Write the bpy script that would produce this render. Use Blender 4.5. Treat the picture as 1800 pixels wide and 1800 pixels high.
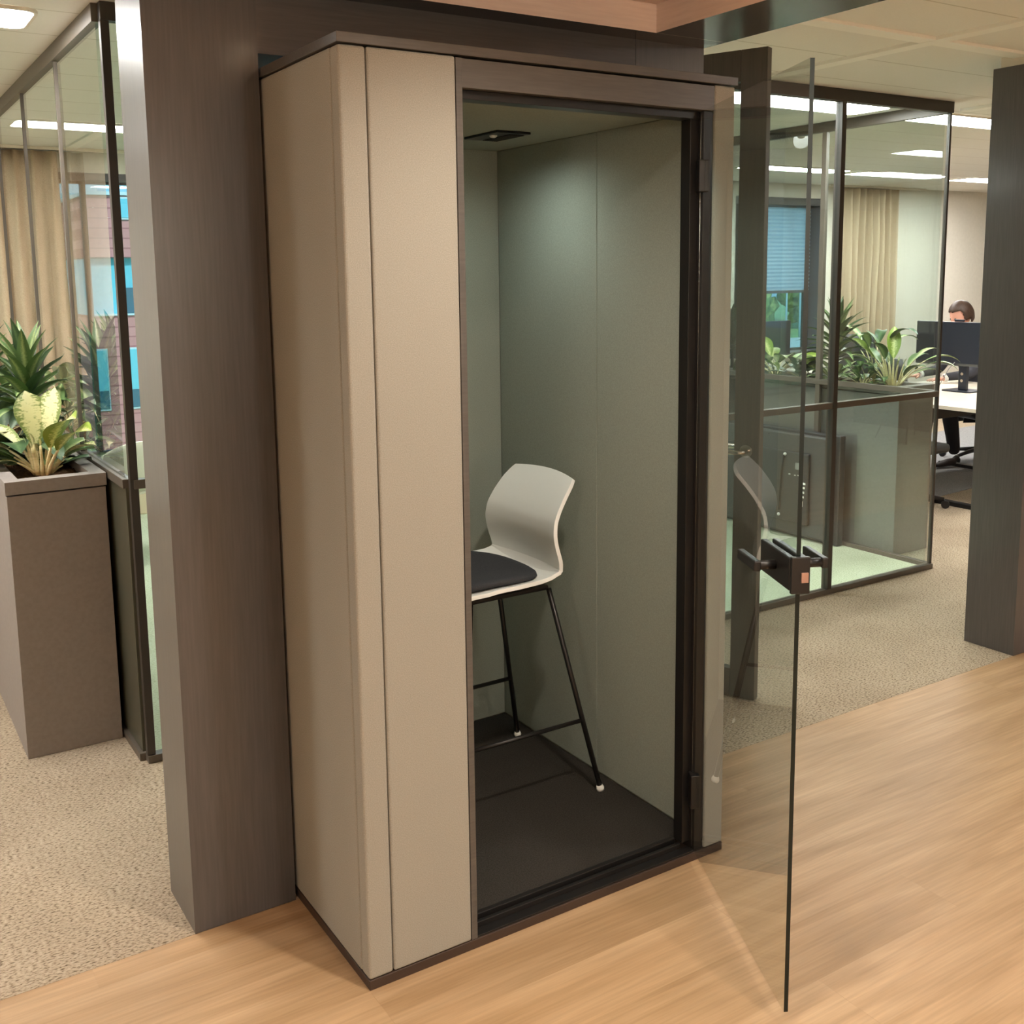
import bpy, bmesh, math, random
from mathutils import Vector, Matrix, noise
random.seed(7)
PI = math.pi
sc = bpy.context.scene
for o in list(bpy.data.objects):
    bpy.data.objects.remove(o, do_unlink=True)
COL = sc.collection

# ------------------------------------------------------------------ camera
cam_d = bpy.data.cameras.new('camera'); cam = bpy.data.objects.new('camera', cam_d); COL.objects.link(cam)
_y, _p, _r = (math.radians(v) for v in (-32.2132, 8.3693, -0.7528))
Fw = Vector((-math.sin(_y)*math.cos(_p), math.cos(_y)*math.cos(_p), -math.sin(_p)))
Rt = Fw.cross(Vector((0, 0, 1))).normalized(); Up = Rt.cross(Fw)
R2 = math.cos(_r)*Rt + math.sin(_r)*Up; U2 = -math.sin(_r)*Rt + math.cos(_r)*Up
m = Matrix((R2, U2, -Fw)).transposed().to_4x4(); m.translation = Vector((-0.971, -2.1922, 1.7363))
cam.matrix_world = m
cam_d.sensor_width = 36; cam_d.lens = 1867.18/1800*36
cam_d.shift_x = (900-886.82)/1800; cam_d.shift_y = (753.81-900)/1800
cam_d.clip_start = 0.02; cam_d.clip_end = 300
sc.camera = cam

# ------------------------------------------------------------------ world + view
w = bpy.data.worlds.new('sky'); sc.world = w; w.use_nodes = True
bg = w.node_tree.nodes['Background']
bg.inputs[0].default_value = (0.32, 0.74, 1.0, 1); bg.inputs[1].default_value = 0.50
sc.view_settings.view_transform = 'Standard'; sc.view_settings.look = 'None'
sc.view_settings.gamma = 1; sc.view_settings.exposure = 1.42
sc.view_settings.use_curve_mapping = False

sun_d = bpy.data.lights.new('sun', 'SUN'); sun_d.energy = 1.3; sun_d.color = (1, .95, .88); sun_d.angle = .01
sun = bpy.data.objects.new('sun', sun_d); COL.objects.link(sun); sun.rotation_euler = (math.radians(52), 0, math.radians(-25))
LAMP = 20.0           # strength of the ceiling lamp diffusers
WARM = 42.0          # watts of each warm downlight of the canopy

# ------------------------------------------------------------------ materials
def lin(c):
    return tuple(((v/255)/12.92 if v/255 <= .04045 else ((v/255+.055)/1.055)**2.4) for v in c)
def newmat(name):
    mt = bpy.data.materials.new(name); mt.use_nodes = True
    nt = mt.node_tree; b = nt.nodes['Principled BSDF']
    return mt, nt, b
def plain(name, rgb, rough=.5, metal=0, spec=.5, coat=0):
    mt, nt, b = newmat(name)
    b.inputs['Base Color'].default_value = (*lin(rgb), 1)
    b.inputs['Roughness'].default_value = rough; b.inputs['Metallic'].default_value = metal
    b.inputs['Specular IOR Level'].default_value = spec; b.inputs['Coat Weight'].default_value = coat
    return mt
def noisy(name, c1, c2, scale=(10, 10, 10), nscale=5, detail=6, rough=.5, bump=0, bscale=None, lo=.3, hi=.7, spec=.5, dist=.002, coat=0, c3=None):
    mt, nt, b = newmat(name); N = nt.nodes; L = nt.links
    tc = N.new('ShaderNodeTexCoord'); mp = N.new('ShaderNodeMapping'); mp.inputs['Scale'].default_value = scale
    L.new(tc.outputs['Object'], mp.inputs['Vector'])
    no = N.new('ShaderNodeTexNoise'); no.inputs['Scale'].default_value = nscale; no.inputs['Detail'].default_value = detail
    L.new(mp.outputs[0], no.inputs['Vector'])
    cr = N.new('ShaderNodeValToRGB'); cr.color_ramp.elements[0].position = lo; cr.color_ramp.elements[1].position = hi
    cr.color_ramp.elements[0].color = (*lin(c1), 1); cr.color_ramp.elements[1].color = (*lin(c2), 1)
    if c3:
        e = cr.color_ramp.elements.new((lo+hi)/2); e.color = (*lin(c3), 1)
    L.new(no.outputs['Fac'], cr.inputs[0]); L.new(cr.outputs[0], b.inputs['Base Color'])
    b.inputs['Roughness'].default_value = rough; b.inputs['Specular IOR Level'].default_value = spec
    b.inputs['Coat Weight'].default_value = coat; b.inputs['Coat Roughness'].default_value = .15
    if bump:
        bp = N.new('ShaderNodeBump'); bp.inputs['Strength'].default_value = bump; bp.inputs['Distance'].default_value = dist
        if bscale:
            n2 = N.new('ShaderNodeTexNoise'); n2.inputs['Scale'].default_value = bscale; n2.inputs['Detail'].default_value = 3
            L.new(tc.outputs['Object'], n2.inputs['Vector']); L.new(n2.outputs['Fac'], bp.inputs['Height'])
        else:
            L.new(no.outputs['Fac'], bp.inputs['Height'])
        L.new(bp.outputs[0], b.inputs['Normal'])
    return mt
def glassmat(name, tint=(225, 240, 232), refl=1.8, rough=0.0):
    mt = bpy.data.materials.new(name); mt.use_nodes = True; nt = mt.node_tree; N = nt.nodes; L = nt.links
    N.remove(N['Principled BSDF']); out = N['Material Output']
    tr = N.new('ShaderNodeBsdfTransparent'); tr.inputs[0].default_value = (*lin(tint), 1)
    gl = N.new('ShaderNodeBsdfGlossy'); gl.inputs['Roughness'].default_value = rough; gl.inputs[0].default_value = (1, 1, 1, 1)
    fr = N.new('ShaderNodeFresnel'); fr.inputs['IOR'].default_value = 1.5
    ge = N.new('ShaderNodeNewGeometry'); inv = N.new('ShaderNodeMath'); inv.operation = 'SUBTRACT'; inv.inputs[0].default_value = 1
    L.new(ge.outputs['Backfacing'], inv.inputs[1])
    m1 = N.new('ShaderNodeMath'); m1.operation = 'MULTIPLY'; L.new(fr.outputs[0], m1.inputs[0]); L.new(inv.outputs[0], m1.inputs[1])
    m2 = N.new('ShaderNodeMath'); m2.operation = 'MULTIPLY'; m2.use_clamp = True; L.new(m1.outputs[0], m2.inputs[0]); m2.inputs[1].default_value = refl
    mx = N.new('ShaderNodeMixShader'); L.new(m2.outputs[0], mx.inputs[0]); L.new(tr.outputs[0], mx.inputs[1]); L.new(gl.outputs[0], mx.inputs[2])
    L.new(mx.outputs[0], out.inputs[0])
    return mt
def emis(name, rgb, s):
    mt, nt, b = newmat(name); b.inputs['Base Color'].default_value = (.8, .8, .8, 1)
    b.inputs['Emission Color'].default_value = (*rgb, 1); b.inputs['Emission Strength'].default_value = s
    return mt

M = {}
M['lam_v'] = noisy('dark_laminate_vertical', (74, 71, 70), (83, 79, 78), (38, 38, 1.6), 4, 8, rough=.36, bump=.05, spec=.45, c3=(78, 75, 74), dist=.0003, coat=.5)
M['lam_h'] = noisy('dark_laminate_horizontal', (76, 72, 70), (86, 81, 78), (1.6, 38, 38), 4, 8, rough=.34, bump=.15, spec=.45, c3=(81, 76, 74), dist=.0006)
M['lam_y'] = noisy('dark_laminate_lengthwise', (76, 72, 70), (86, 81, 78), (38, 1.6, 38), 4, 8, rough=.2, bump=.08, spec=.6, c3=(81, 76, 74), dist=.0004)
M['lit_lam'] = noisy('warm_lit_laminate', (230, 204, 188), (242, 218, 202), (2, 2, 26), 4, 6, rough=.5, c3=(236, 211, 195))  # lighter laminate colour holds the warm light on the canopy tray
M['lam_cap'] = noisy('booth_laminate', (78, 74, 70), (90, 85, 80), (3, 40, 40), 4, 6, rough=.38)
M['fabric'] = noisy('greige_wool_fabric', (142, 138, 128), (160, 156, 146), (1, 1, 1), 420, 2, rough=.95, bump=.5, bscale=700, spec=.15, dist=.001)
M['fabric_in'] = noisy('grey_felt_lining', (146, 153, 142), (158, 165, 154), (1, 1, 1), 300, 2, rough=.95, bump=.3, bscale=500, spec=.15, dist=.001)
M['felt_dark'] = noisy('charcoal_carpet', (44, 42, 39), (66, 62, 57), (1, 1, 1), 260, 3, rough=1, bump=.6, bscale=400, spec=.1, dist=.002)
M['black'] = plain('black_metal', (34, 32, 31), .38, .3)
M['darkframe'] = plain('dark_bronze_frame', (62, 56, 50), .42, .2)
M['greyframe'] = plain('grey_bronze_frame', (96, 88, 78), .42, .2)
M['doorlam'] = noisy('door_laminate', (70, 64, 57), (82, 75, 67), (30, 30, 1.5), 4, 6, rough=.4)
M['plinth'] = plain('dark_plinth', (60, 46, 38), .45)
M['steel'] = plain('brushed_steel', (190, 182, 170), .25, 1)
M['chrome'] = plain('chrome', (225, 222, 215), .12, 1)
M['copper'] = plain('copper_latch', (176, 138, 122), .4, .5)
M['glass'] = glassmat('clear_glass', (247, 250, 249), 1.7)
M['glass_room'] = glassmat('greenish_partition_glass', (243, 248, 247), 1.7)
M['glass_edge'] = plain('dark_green_glass_edge', (14, 24, 21), .35, 0, .35)
M['glass_win'] = glassmat('window_glass', (240, 248, 250), 1.2)
M['wall'] = noisy('cream_wall_paint', (216, 210, 196), (222, 216, 202), (1, 1, 1), 30, 3, rough=.9, bump=.05, spec=.2)
M['olive'] = plain('dark_olive_panel', (76, 74, 60), .3)
M['planter'] = noisy('taupe_laminate', (134, 126, 120), (141, 133, 127), (1, 1, 1), 60, 2, rough=.5, spec=.35)
M['soil'] = noisy('potting_soil', (74, 54, 38), (140, 104, 74), (1, 1, 1), 90, 4, rough=1, bump=1, bscale=140, dist=.01, spec=.1)
M['stem'] = noisy('pale_stem', (196, 184, 130), (226, 210, 164), (4, 4, 20), 6, 3, rough=.45)
M['white_shell'] = plain('white_plastic', (238, 240, 236), .4)
M['tub'] = plain('off_white_shell', (200, 196, 176), .5)
M['seatpad'] = noisy('charcoal_seat_fabric', (54, 55, 58), (68, 69, 72), (1, 1, 1), 380, 2, rough=.95, bump=.4, bscale=600, spec=.15, dist=.001)
M['tv'] = plain('tv_grey_plastic', (70, 70, 68), .5)
M['tv_dark'] = plain('tv_dark_plastic', (52, 53, 53), .45)
M['white'] = plain('white_mark', (228, 228, 222), .5)
M['grey'] = plain('light_grey_port', (140, 140, 136), .5)
M['monitor'] = plain('monitor_casing', (30, 34, 44), .35)
M['desk'] = plain('desk_top', (200, 190, 172), .5)
M['curtain'] = noisy('sand_curtain', (178, 158, 132), (196, 176, 150), (1, 1, 1), 180, 2, rough=.95, bump=.2, bscale=300, spec=.1)
M['beigebox'] = plain('beige_heater', (196, 180, 150), .6)
M['skin'] = plain('skin', (206, 150, 128), .55)
M['hair'] = noisy('brown_hair', (44, 30, 22), (78, 56, 42), (60, 60, 4), 4, 4, rough=.5)
M['jacket'] = plain('dark_grey_jacket', (52, 52, 58), .9)
M['trouser'] = plain('black_trousers', (30, 30, 36), .9)
M['shoe'] = plain('black_shoe', (38, 30, 27), .5)
M['cuff'] = plain('white_cuff', (228, 226, 222), .8)
M['desk_zone'] = noisy('blue_grey_floor', (122, 122, 124), (152, 150, 148), (1, 1, 1), 120, 3, rough=1, spec=.1)
M['lamp'] = emis('lamp_diffuser', (1.0, .98, .95), LAMP)
M['lampring'] = plain('lamp_frame', (225, 215, 198), .5)
M['globe'] = emis('fill_globe_glow', (1.0, .90, .78), 30)
M['warmdisc'] = emis('warm_led', (1.0, .74, .48), 14)
M['reveal'] = plain('window_reveal', (96, 92, 92), .6)
M['winframe'] = plain('anthracite_window_frame', (66, 62, 60), .5)
M['grass'] = noisy('lawn', (120, 168, 110), (176, 208, 150), (1, 1, 1), 2, 5, rough=1)
M['tree'] = noisy('tree_foliage', (92, 128, 62), (206, 220, 140), (1, 1, 1), 4, 6, rough=.9)
M['trunk'] = plain('bark', (96, 78, 60), .9)
M['road'] = plain('pale_road', (215, 222, 222), .9)
M['bwin'] = plain('sky_tinted_pane', (120, 206, 226), .3)  # sky reflection painted into the pane colour
M['bwin_dark'] = plain('dark_window_pane', (66, 112, 132), .25)
M['bcop'] = plain('light_coping', (214, 226, 232), .7)
M['metalgrey'] = plain('light_pole_paint', (170, 200, 208), .5)

def ceiling_mat():
    mt, nt, b = newmat('ceiling_tiles'); N = nt.nodes; L = nt.links
    tc = N.new('ShaderNodeTexCoord'); sp = N.new('ShaderNodeSeparateXYZ'); L.new(tc.outputs['Object'], sp.inputs[0])
    def line(sock, off, per, wd):
        a = N.new('ShaderNodeMath'); a.operation = 'SUBTRACT'; a.inputs[1].default_value = off; L.new(sock, a.inputs[0])
        d = N.new('ShaderNodeMath'); d.operation = 'DIVIDE'; d.inputs[1].default_value = per; L.new(a.outputs[0], d.inputs[0])
        f = N.new('ShaderNodeMath'); f.operation = 'FRACT'; L.new(d.outputs[0], f.inputs[0])
        g = N.new('ShaderNodeMath'); g.operation = 'LESS_THAN'; g.inputs[1].default_value = wd/per; L.new(f.outputs[0], g.inputs[0])
        return g.outputs[0]
    l1 = line(sp.outputs['Y'], .6, .39, .009)
    mx = N.new('ShaderNodeMixRGB'); L.new(l1, mx.inputs[0])
    no = N.new('ShaderNodeTexNoise'); no.inputs['Scale'].default_value = 120; L.new(tc.outputs['Object'], no.inputs['Vector'])
    cr = N.new('ShaderNodeValToRGB'); cr.color_ramp.elements[0].color = (*lin((228, 224, 214)), 1); cr.color_ramp.elements[1].color = (*lin((235, 231, 222)), 1)
    L.new(no.outputs['Fac'], cr.inputs[0]); L.new(cr.outputs[0], mx.inputs[1]); mx.inputs[2].default_value = (*lin((204, 198, 184)), 1)
    L.new(mx.outputs[0], b.inputs['Base Color']); b.inputs['Roughness'].default_value = .85; b.inputs['Specular IOR Level'].default_value = .25
    return mt
M['ceiling'] = ceiling_mat()
M['band'] = plain('ceiling_band', (244, 240, 230), .7)

def wood_mat():
    mt, nt, b = newmat('oak_plank_floor'); N = nt.nodes; L = nt.links
    tc = N.new('ShaderNodeTexCoord')
    br = N.new('ShaderNodeTexBrick'); br.inputs['Scale'].default_value = 1; br.inputs['Brick Width'].default_value = 1.5; br.inputs['Row Height'].default_value = .19
    br.inputs['Mortar Size'].default_value = .0006; br.offset = .37
    br.inputs['Color1'].default_value = (.42, .42, .42, 1); br.inputs['Color2'].default_value = (.58, .58, .58, 1); br.inputs['Mortar'].default_value = (.36, .36, .36, 1)
    L.new(tc.outputs['Object'], br.inputs['Vector'])
    mp = N.new('ShaderNodeMapping'); mp.inputs['Scale'].default_value = (.9, 8, 1); L.new(tc.outputs['Object'], mp.inputs[0])
    addv = N.new('ShaderNodeVectorMath'); addv.operation = 'ADD'; L.new(mp.outputs[0], addv.inputs[0])
    vm = N.new('ShaderNodeVectorMath'); vm.operation = 'SCALE'; vm.inputs['Scale'].default_value = 7; L.new(br.outputs['Color'], vm.inputs[0]); L.new(vm.outputs[0], addv.inputs[1])
    n1 = N.new('ShaderNodeTexNoise'); n1.inputs['Scale'].default_value = 1.6; n1.inputs['Detail'].default_value = 7; n1.inputs['Distortion'].default_value = .5
    L.new(addv.outputs[0], n1.inputs['Vector'])
    mp2 = N.new('ShaderNodeMapping'); mp2.inputs['Scale'].default_value = (4, 120, 1); L.new(tc.outputs['Object'], mp2.inputs[0])
    n2 = N.new('ShaderNodeTexNoise'); n2.inputs['Scale'].default_value = 1; n2.inputs['Detail'].default_value = 4; L.new(mp2.outputs[0], n2.inputs['Vector'])
    cr = N.new('ShaderNodeValToRGB'); e = cr.color_ramp.elements
    e[0].position = .3; e[0].color = (*lin((154, 123, 88)), 1); e[1].position = .72; e[1].color = (*lin((180, 150, 115)), 1)
    k = e.new(.5); k.color = (*lin((168, 137, 102)), 1)
    L.new(n1.outputs['Fac'], cr.inputs[0])
    mx = N.new('ShaderNodeMixRGB'); mx.blend_type = 'OVERLAY'; mx.inputs[0].default_value = .28; L.new(cr.outputs[0], mx.inputs[1]); L.new(n2.outputs['Fac'], mx.inputs[2])
    m3 = N.new('ShaderNodeMixRGB'); m3.blend_type = 'OVERLAY'; m3.inputs[0].default_value = .35; L.new(mx.outputs[0], m3.inputs[1]); L.new(br.outputs['Color'], m3.inputs[2])
    L.new(m3.outputs[0], b.inputs['Base Color']); b.inputs['Roughness'].default_value = .5; b.inputs['Specular IOR Level'].default_value = .35
    return mt
M['wood'] = wood_mat()
def carpet_mat(name, base, hi, dark, amt=.49):
    mt, nt, b = newmat(name); N = nt.nodes; L = nt.links
    tc = N.new('ShaderNodeTexCoord'); mp = N.new('ShaderNodeMapping'); mp.inputs['Scale'].default_value = (85, 185, 1); L.new(tc.outputs['Object'], mp.inputs[0])
    n1 = N.new('ShaderNodeTexNoise'); n1.inputs['Scale'].default_value = 1; n1.inputs['Detail'].default_value = 3; L.new(mp.outputs[0], n1.inputs['Vector'])
    cr = N.new('ShaderNodeValToRGB'); e = cr.color_ramp.elements
    e[0].position = .32; e[0].color = (*lin(dark), 1); e[1].position = .68; e[1].color = (*lin(hi), 1); k = e.new(amt); k.color = (*lin(base), 1)
    L.new(n1.outputs['Fac'], cr.inputs[0])
    n3 = N.new('ShaderNodeTexNoise'); n3.inputs['Scale'].default_value = 3; L.new(tc.outputs['Object'], n3.inputs['Vector'])
    mx = N.new('ShaderNodeMixRGB'); mx.blend_type = 'SOFT_LIGHT'; mx.inputs[0].default_value = .3; L.new(cr.outputs[0], mx.inputs[1]); L.new(n3.outputs['Fac'], mx.inputs[2])
    L.new(mx.outputs[0], b.inputs['Base Color']); b.inputs['Roughness'].default_value = 1; b.inputs['Specular IOR Level'].default_value = .1
    bp = N.new('ShaderNodeBump'); bp.inputs['Distance'].default_value = .008; bp.inputs['Strength'].default_value = 1.0; L.new(n1.outputs['Fac'], bp.inputs['Height']); L.new(bp.outputs[0], b.inputs['Normal'])
    return mt
M['carpet'] = carpet_mat('beige_loop_carpet', (168, 152, 130), (184, 168, 145), (104, 89, 71))
M['carpet_room'] = carpet_mat('pale_green_carpet', (184, 191, 164), (195, 202, 176), (158, 165, 136))

def leaf_mat(name, centre, edge, var=.5, spread=.3):
    """centre colour near the midrib, edge colour at the rim, from UV.x (0..1 across)"""
    mt, nt, b = newmat(name); N = nt.nodes; L = nt.links
    uv = N.new('ShaderNodeUVMap'); uv.uv_map = 'UVMap'; sp = N.new('ShaderNodeSeparateXYZ'); L.new(uv.outputs[0], sp.inputs[0])
    a = N.new('ShaderNodeMath'); a.operation = 'SUBTRACT'; a.inputs[1].default_value = .5; L.new(sp.outputs[0], a.inputs[0])
    ab = N.new('ShaderNodeMath'); ab.operation = 'ABSOLUTE'; L.new(a.outputs[0], ab.inputs[0])
    mp = N.new('ShaderNodeMapping'); mp.inputs['Scale'].default_value = (5, 22, 1); L.new(uv.outputs[0], mp.inputs[0])
    no = N.new('ShaderNodeTexNoise'); no.inputs['Scale'].default_value = 1.2; no.inputs['Detail'].default_value = 4; L.new(mp.outputs[0], no.inputs['Vector'])
    s = N.new('ShaderNodeMath'); s.operation = 'SUBTRACT'; s.inputs[1].default_value = .5; L.new(no.outputs['Fac'], s.inputs[0])
    s2 = N.new('ShaderNodeMath'); s2.operation = 'MULTIPLY'; s2.inputs[1].default_value = var; L.new(s.outputs[0], s2.inputs[0])
    ad = N.new('ShaderNodeMath'); ad.operation = 'ADD'; L.new(ab.outputs[0], ad.inputs[0]); L.new(s2.outputs[0], ad.inputs[1])
    cr = N.new('ShaderNodeValToRGB'); e = cr.color_ramp.elements
    e[0].position = spread-.1; e[0].color = (*lin(centre), 1); e[1].position = spread+.1; e[1].color = (*lin(edge), 1)
    L.new(ad.outputs[0], cr.inputs[0]); L.new(cr.outputs[0], b.inputs['Base Color']); b.inputs['Roughness'].default_value = .38
    b.inputs['Specular IOR Level'].default_value = .4
    return mt
M['leaf_cream'] = leaf_mat('cream_variegated_leaf', (208, 205, 158), (118, 134, 76), 1.3, .30)
M['leaf_lime'] = leaf_mat('lime_leaf', (226, 224, 150), (132, 152, 58), .7, .13)
M['leaf_green'] = leaf_mat('striped_green_leaf', (160, 174, 118), (86, 112, 64), .3, .12)
M['leaf_dark'] = leaf_mat('dark_green_leaf', (84, 108, 70), (56, 80, 50), .3, .1)
M['leaf_silver'] = leaf_mat('silvery_leaf', (186, 196, 142), (96, 122, 76), .6, .3)

# ------------------------------------------------------------------ mesh helpers
def bm_box(bm, x0, x1, y0, y1, z0, z1, mi=0, bev=0, seg=2):
    vs = [bm.verts.new((x, y, z)) for x in (x0, x1) for y in (y0, y1) for z in (z0, z1)]
    idx = [(0, 1, 3, 2), (4, 6, 7, 5), (0, 4, 5, 1), (2, 3, 7, 6), (0, 2, 6, 4), (1, 5, 7, 3)]
    fs = [bm.faces.new([vs[i] for i in f]) for f in idx]
    for f in fs: f.material_index = mi
    if bev:
        es = list({e for f in fs for e in f.edges})
        r = bmesh.ops.bevel(bm, geom=es, offset=bev, segments=seg, affect='EDGES', profile=.5)
        for f in r['faces']: f.material_index = mi
    return fs
def bm_tube(bm, pts, r, n=10, cap=True, mi=0):
    pts = [Vector(p) for p in pts]; rs = r if isinstance(r, (list, tuple)) else [r]*len(pts)
    rings = []; prev = None
    for i, p in enumerate(pts):
        t = (pts[min(i+1, len(pts)-1)]-pts[max(i-1, 0)]).normalized()
        if prev is None:
            a = t.cross(Vector((0, 0, 1)));
            if a.length < .1: a = t.cross(Vector((1, 0, 0)))
            a.normalize()
        else:
            a = (prev - t*prev.dot(t)).normalized()
        prev = a; b = t.cross(a)
        rings.append([bm.verts.new(p+(a*math.cos(2*PI*k/n)+b*math.sin(2*PI*k/n))*rs[i]) for k in range(n)])
    for i in range(len(rings)-1):
        for k in range(n):
            f = bm.faces.new((rings[i][k], rings[i][(k+1) % n], rings[i+1][(k+1) % n], rings[i+1][k])); f.smooth = True; f.material_index = mi
    if cap:
        bm.faces.new(rings[0][::-1]).material_index = mi; bm.faces.new(rings[-1]).material_index = mi
def bm_lathe(bm, prof, c=(0, 0, 0), n=32, mi=0, smooth=True):
    rings = [[bm.verts.new((c[0]+max(r, 1e-4)*math.cos(2*PI*k/n), c[1]+max(r, 1e-4)*math.sin(2*PI*k/n), c[2]+z)) for k in range(n)] for r, z in prof]
    for i in range(len(rings)-1):
        for k in range(n):
            f = bm.faces.new((rings[i][k], rings[i][(k+1) % n], rings[i+1][(k+1) % n], rings[i+1][k])); f.smooth = smooth; f.material_index = mi
    bm.faces.new(rings[0][::-1]).material_index = mi; bm.faces.new(rings[-1]).material_index = mi
def bm_prism(bm, poly, z0, z1, mi=0):
    a = [bm.verts.new((x, y, z0)) for x, y in poly]; b = [bm.verts.new((x, y, z1)) for x, y in poly]
    n = len(poly)
    for i in range(n): bm.faces.new((a[i], a[(i+1) % n], b[(i+1) % n], b[i])).material_index = mi
    bm.faces.new(a[::-1]).material_index = mi; bm.faces.new(b).material_index = mi
def rrect(x0, x1, y0, y1, r, n=5):
    out = []
    for cx, cy, a0 in ((x1-r, y1-r, 0), (x0+r, y1-r, 90), (x0+r, y0+r, 180), (x1-r, y0+r, 270)):
        for k in range(n+1):
            a = math.radians(a0+90*k/n); out.append((cx+r*math.cos(a), cy+r*math.sin(a)))
    return out
def link(name, bm, mats, parent=None, smooth=False, fix=True):
    if fix: bmesh.ops.recalc_face_normals(bm, faces=bm.faces[:])
    me = bpy.data.meshes.new(name); bm.to_mesh(me); bm.free()
    for mt in (mats if isinstance(mats, (list, tuple)) else [mats]): me.materials.append(mt)
    if smooth:
        for p in me.polygons: p.use_smooth = True
    o = bpy.data.objects.new(name, me); COL.objects.link(o)
    if parent is not None: o.parent = parent
    return o
def tag(o, label, cat, group=None, kind=None):
    o['label'] = label; o['category'] = cat
    if group: o['group'] = group
    if kind: o['kind'] = kind
    return o
def thing(name, label, cat, loc=(0, 0, 0), rz=0, group=None):
    o = bpy.data.objects.new(name, None); COL.objects.link(o); o.location = loc; o.rotation_euler = (0, 0, rz); o.empty_display_size = .1
    return tag(o, label, cat, group)
def box(name, x0, x1, y0, y1, z0, z1, mat, parent=None, bev=0, seg=2):
    bm = bmesh.new(); bm_box(bm, x0, x1, y0, y1, z0, z1, 0, bev, seg); return link(name, bm, mat, parent)
def struct(name, x0, x1, y0, y1, z0, z1, mat, label=None):
    o = box(name, x0, x1, y0, y1, z0, z1, mat); o['kind'] = 'structure'
    o['label'] = label or name; return o
def setstruct(o, label, cat='room'):
    o['kind'] = 'structure'; o['label'] = label; o['category'] = cat; return o
def copy_tree(o, parent=None):
    c = o.copy(); COL.objects.link(c)
    if parent: c.parent = parent
    for ch in list(o.children): copy_tree(ch, c)
    return c

H = 2.627; D = .4653; XG0, XG1, YG = -.1427, 4.3202, 1.5734; YW = 5.87
# ------------------------------------------------------------------ room shell
o = struct('floor', -5, 13, -6, D, -.1, 0, M['wood'], 'oak coloured plank floor of the lobby in the foreground')
o = struct('floor_carpet', -5, 13, D, YW, -.1, 0.001, M['carpet'], 'beige flecked loop carpet behind the plank floor')
o = struct('floor_meeting_room', XG0+.02, XG1-.02, YG+.02, YW, .0012, .006, M['carpet_room'], 'pale green carpet inside the glass meeting room')
bm = bmesh.new(); bm_prism(bm, [(5.95, 2.75), (7.0, 2.85), (10.5, 3.3), (10.5, 4.9), (5.95, 4.6)], .0012, .004); o = link('floor_office', bm, M['desk_zone']); setstruct(o, 'blue grey floor zone under the office desks', 'carpet')  # flat blue grey patch laid over the beige carpet
o = struct('ceiling', -5, 13, -6, 6.15, H, H+.1, M['ceiling'], 'cream tiled suspended ceiling')
for n_, (x0, x1, y0, y1) in {'wall_left': (-5.1, -5, -6, 6.15), 'wall_right': (13, 13.1, -6, 6.15), 'wall_front': (-5, 13, -6.1, -6)}.items():
    struct(n_, x0, x1, y0, y1, -.1, H+.1, M['wall'], n_.replace('_', ' '))
# far wall with two window openings
W1 = (.40, 2.35, .40, 2.47); W2 = (6.93, 8.24, .82, 2.48)
bm = bmesh.new(); YO = 6.12
def seg(x0, x1, z0, z1): bm_box(bm, x0, x1, YW, YO, z0, z1)
seg(-5, W1[0], -.1, H+.1); seg(W1[0], W1[1], -.1, W1[2]); seg(W1[0], W1[1], W1[3], H+.1)
seg(W1[1], W2[0], -.1, H+.1); seg(W2[0], W2[1], -.1, W2[2]); seg(W2[0], W2[1], W2[3], H+.1); seg(W2[1], 13, -.1, H+.1)
o = link('wall_back', bm, M['wall']); setstruct(o, 'cream far wall with the windows', 'wall')

# raised ceiling bands
for k, (x0, x1, y0, y1) in enumerate(((-5, 13, .56, .635), (2.78, 2.855, -6, 1.5), (-.86, -.785, -6, 6), (4.58, 4.655, -6, 1.7))):
    a = struct('trim_%d' % (k+1), x0, x1, y0, y1, H-.012-.001*k, H+.01, M['band'], 'cream strip between ceiling tiles')
# ------------------------------------------------------------------ lamps
def lamp(x0, x1, y0, y1, label, name='ceiling_lamp', group='long recessed ceiling lamps'):
    cx, cy = (x0+x1)/2, (y0+y1)/2
    t = thing(name, label, 'ceiling lamp', (cx, cy, H-.012), 0, group)
    bm = bmesh.new(); a, b = (x1-x0)/2, (y1-y0)/2
    o1, i1 = rrect(-a-.012, a+.012, -b-.012, b+.012, .05), rrect(-a, a, -b, b, .045)
    n = len(o1); vo = [[bm.verts.new((x, y, z)) for x, y in p] for p, z in ((o1, .011), (o1, 0), (i1, 0), (i1, .011))]
    for r in range(3):
        for i in range(n): bm.faces.new((vo[r][i], vo[r][(i+1) % n], vo[r+1][(i+1) % n], vo[r+1][i]))
    link('frame', bm, M['lampring'], t)
    bm = bmesh.new(); bm_prism(bm, rrect(-a+.001, a-.001, -b+.001, b-.001, .044), .002, .010); link('diffuser', bm, M['lamp'], t)
    return t
lamp(-1.5, -.3, 1.77, 2.06, 'ceiling lamp cut off by the upper left picture corner')
lamp(.01, 1.21, 4.44, 4.74, 'ceiling lamp of the far row seen left of the dark post above the left window')
lamp(2.95, 4.15, 1.82, 2.11, 'ceiling lamp just inside the meeting room front, above the black open door frame')
lamp(4.50, 5.70, 1.84, 2.12, 'near row ceiling lamp outside the meeting room, cut by the right post')
lamp(5.86, 7.06, 4.52, 4.80, 'ceiling lamp of the far row nearest to the window blind')
lamp(7.28, 8.50, 4.52, 4.82, 'middle ceiling lamp of the far row, above the sand curtain')
lamp(8.9, 10.1, 4.52, 4.85, 'far row ceiling lamp cut by the right post')
lamp(-2.9, -1.7, 4.44, 4.74, 'ceiling lamp out of view on the left')
lamp(-3.4, -2.2, 1.77, 2.06, 'added unseen ceiling lamp on the left, lightens the booth side')  # added out of view for more light from the left
lamp(1.3, 2.5, 3.1, 3.4, 'ceiling lamp in the middle of the meeting room')
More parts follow.
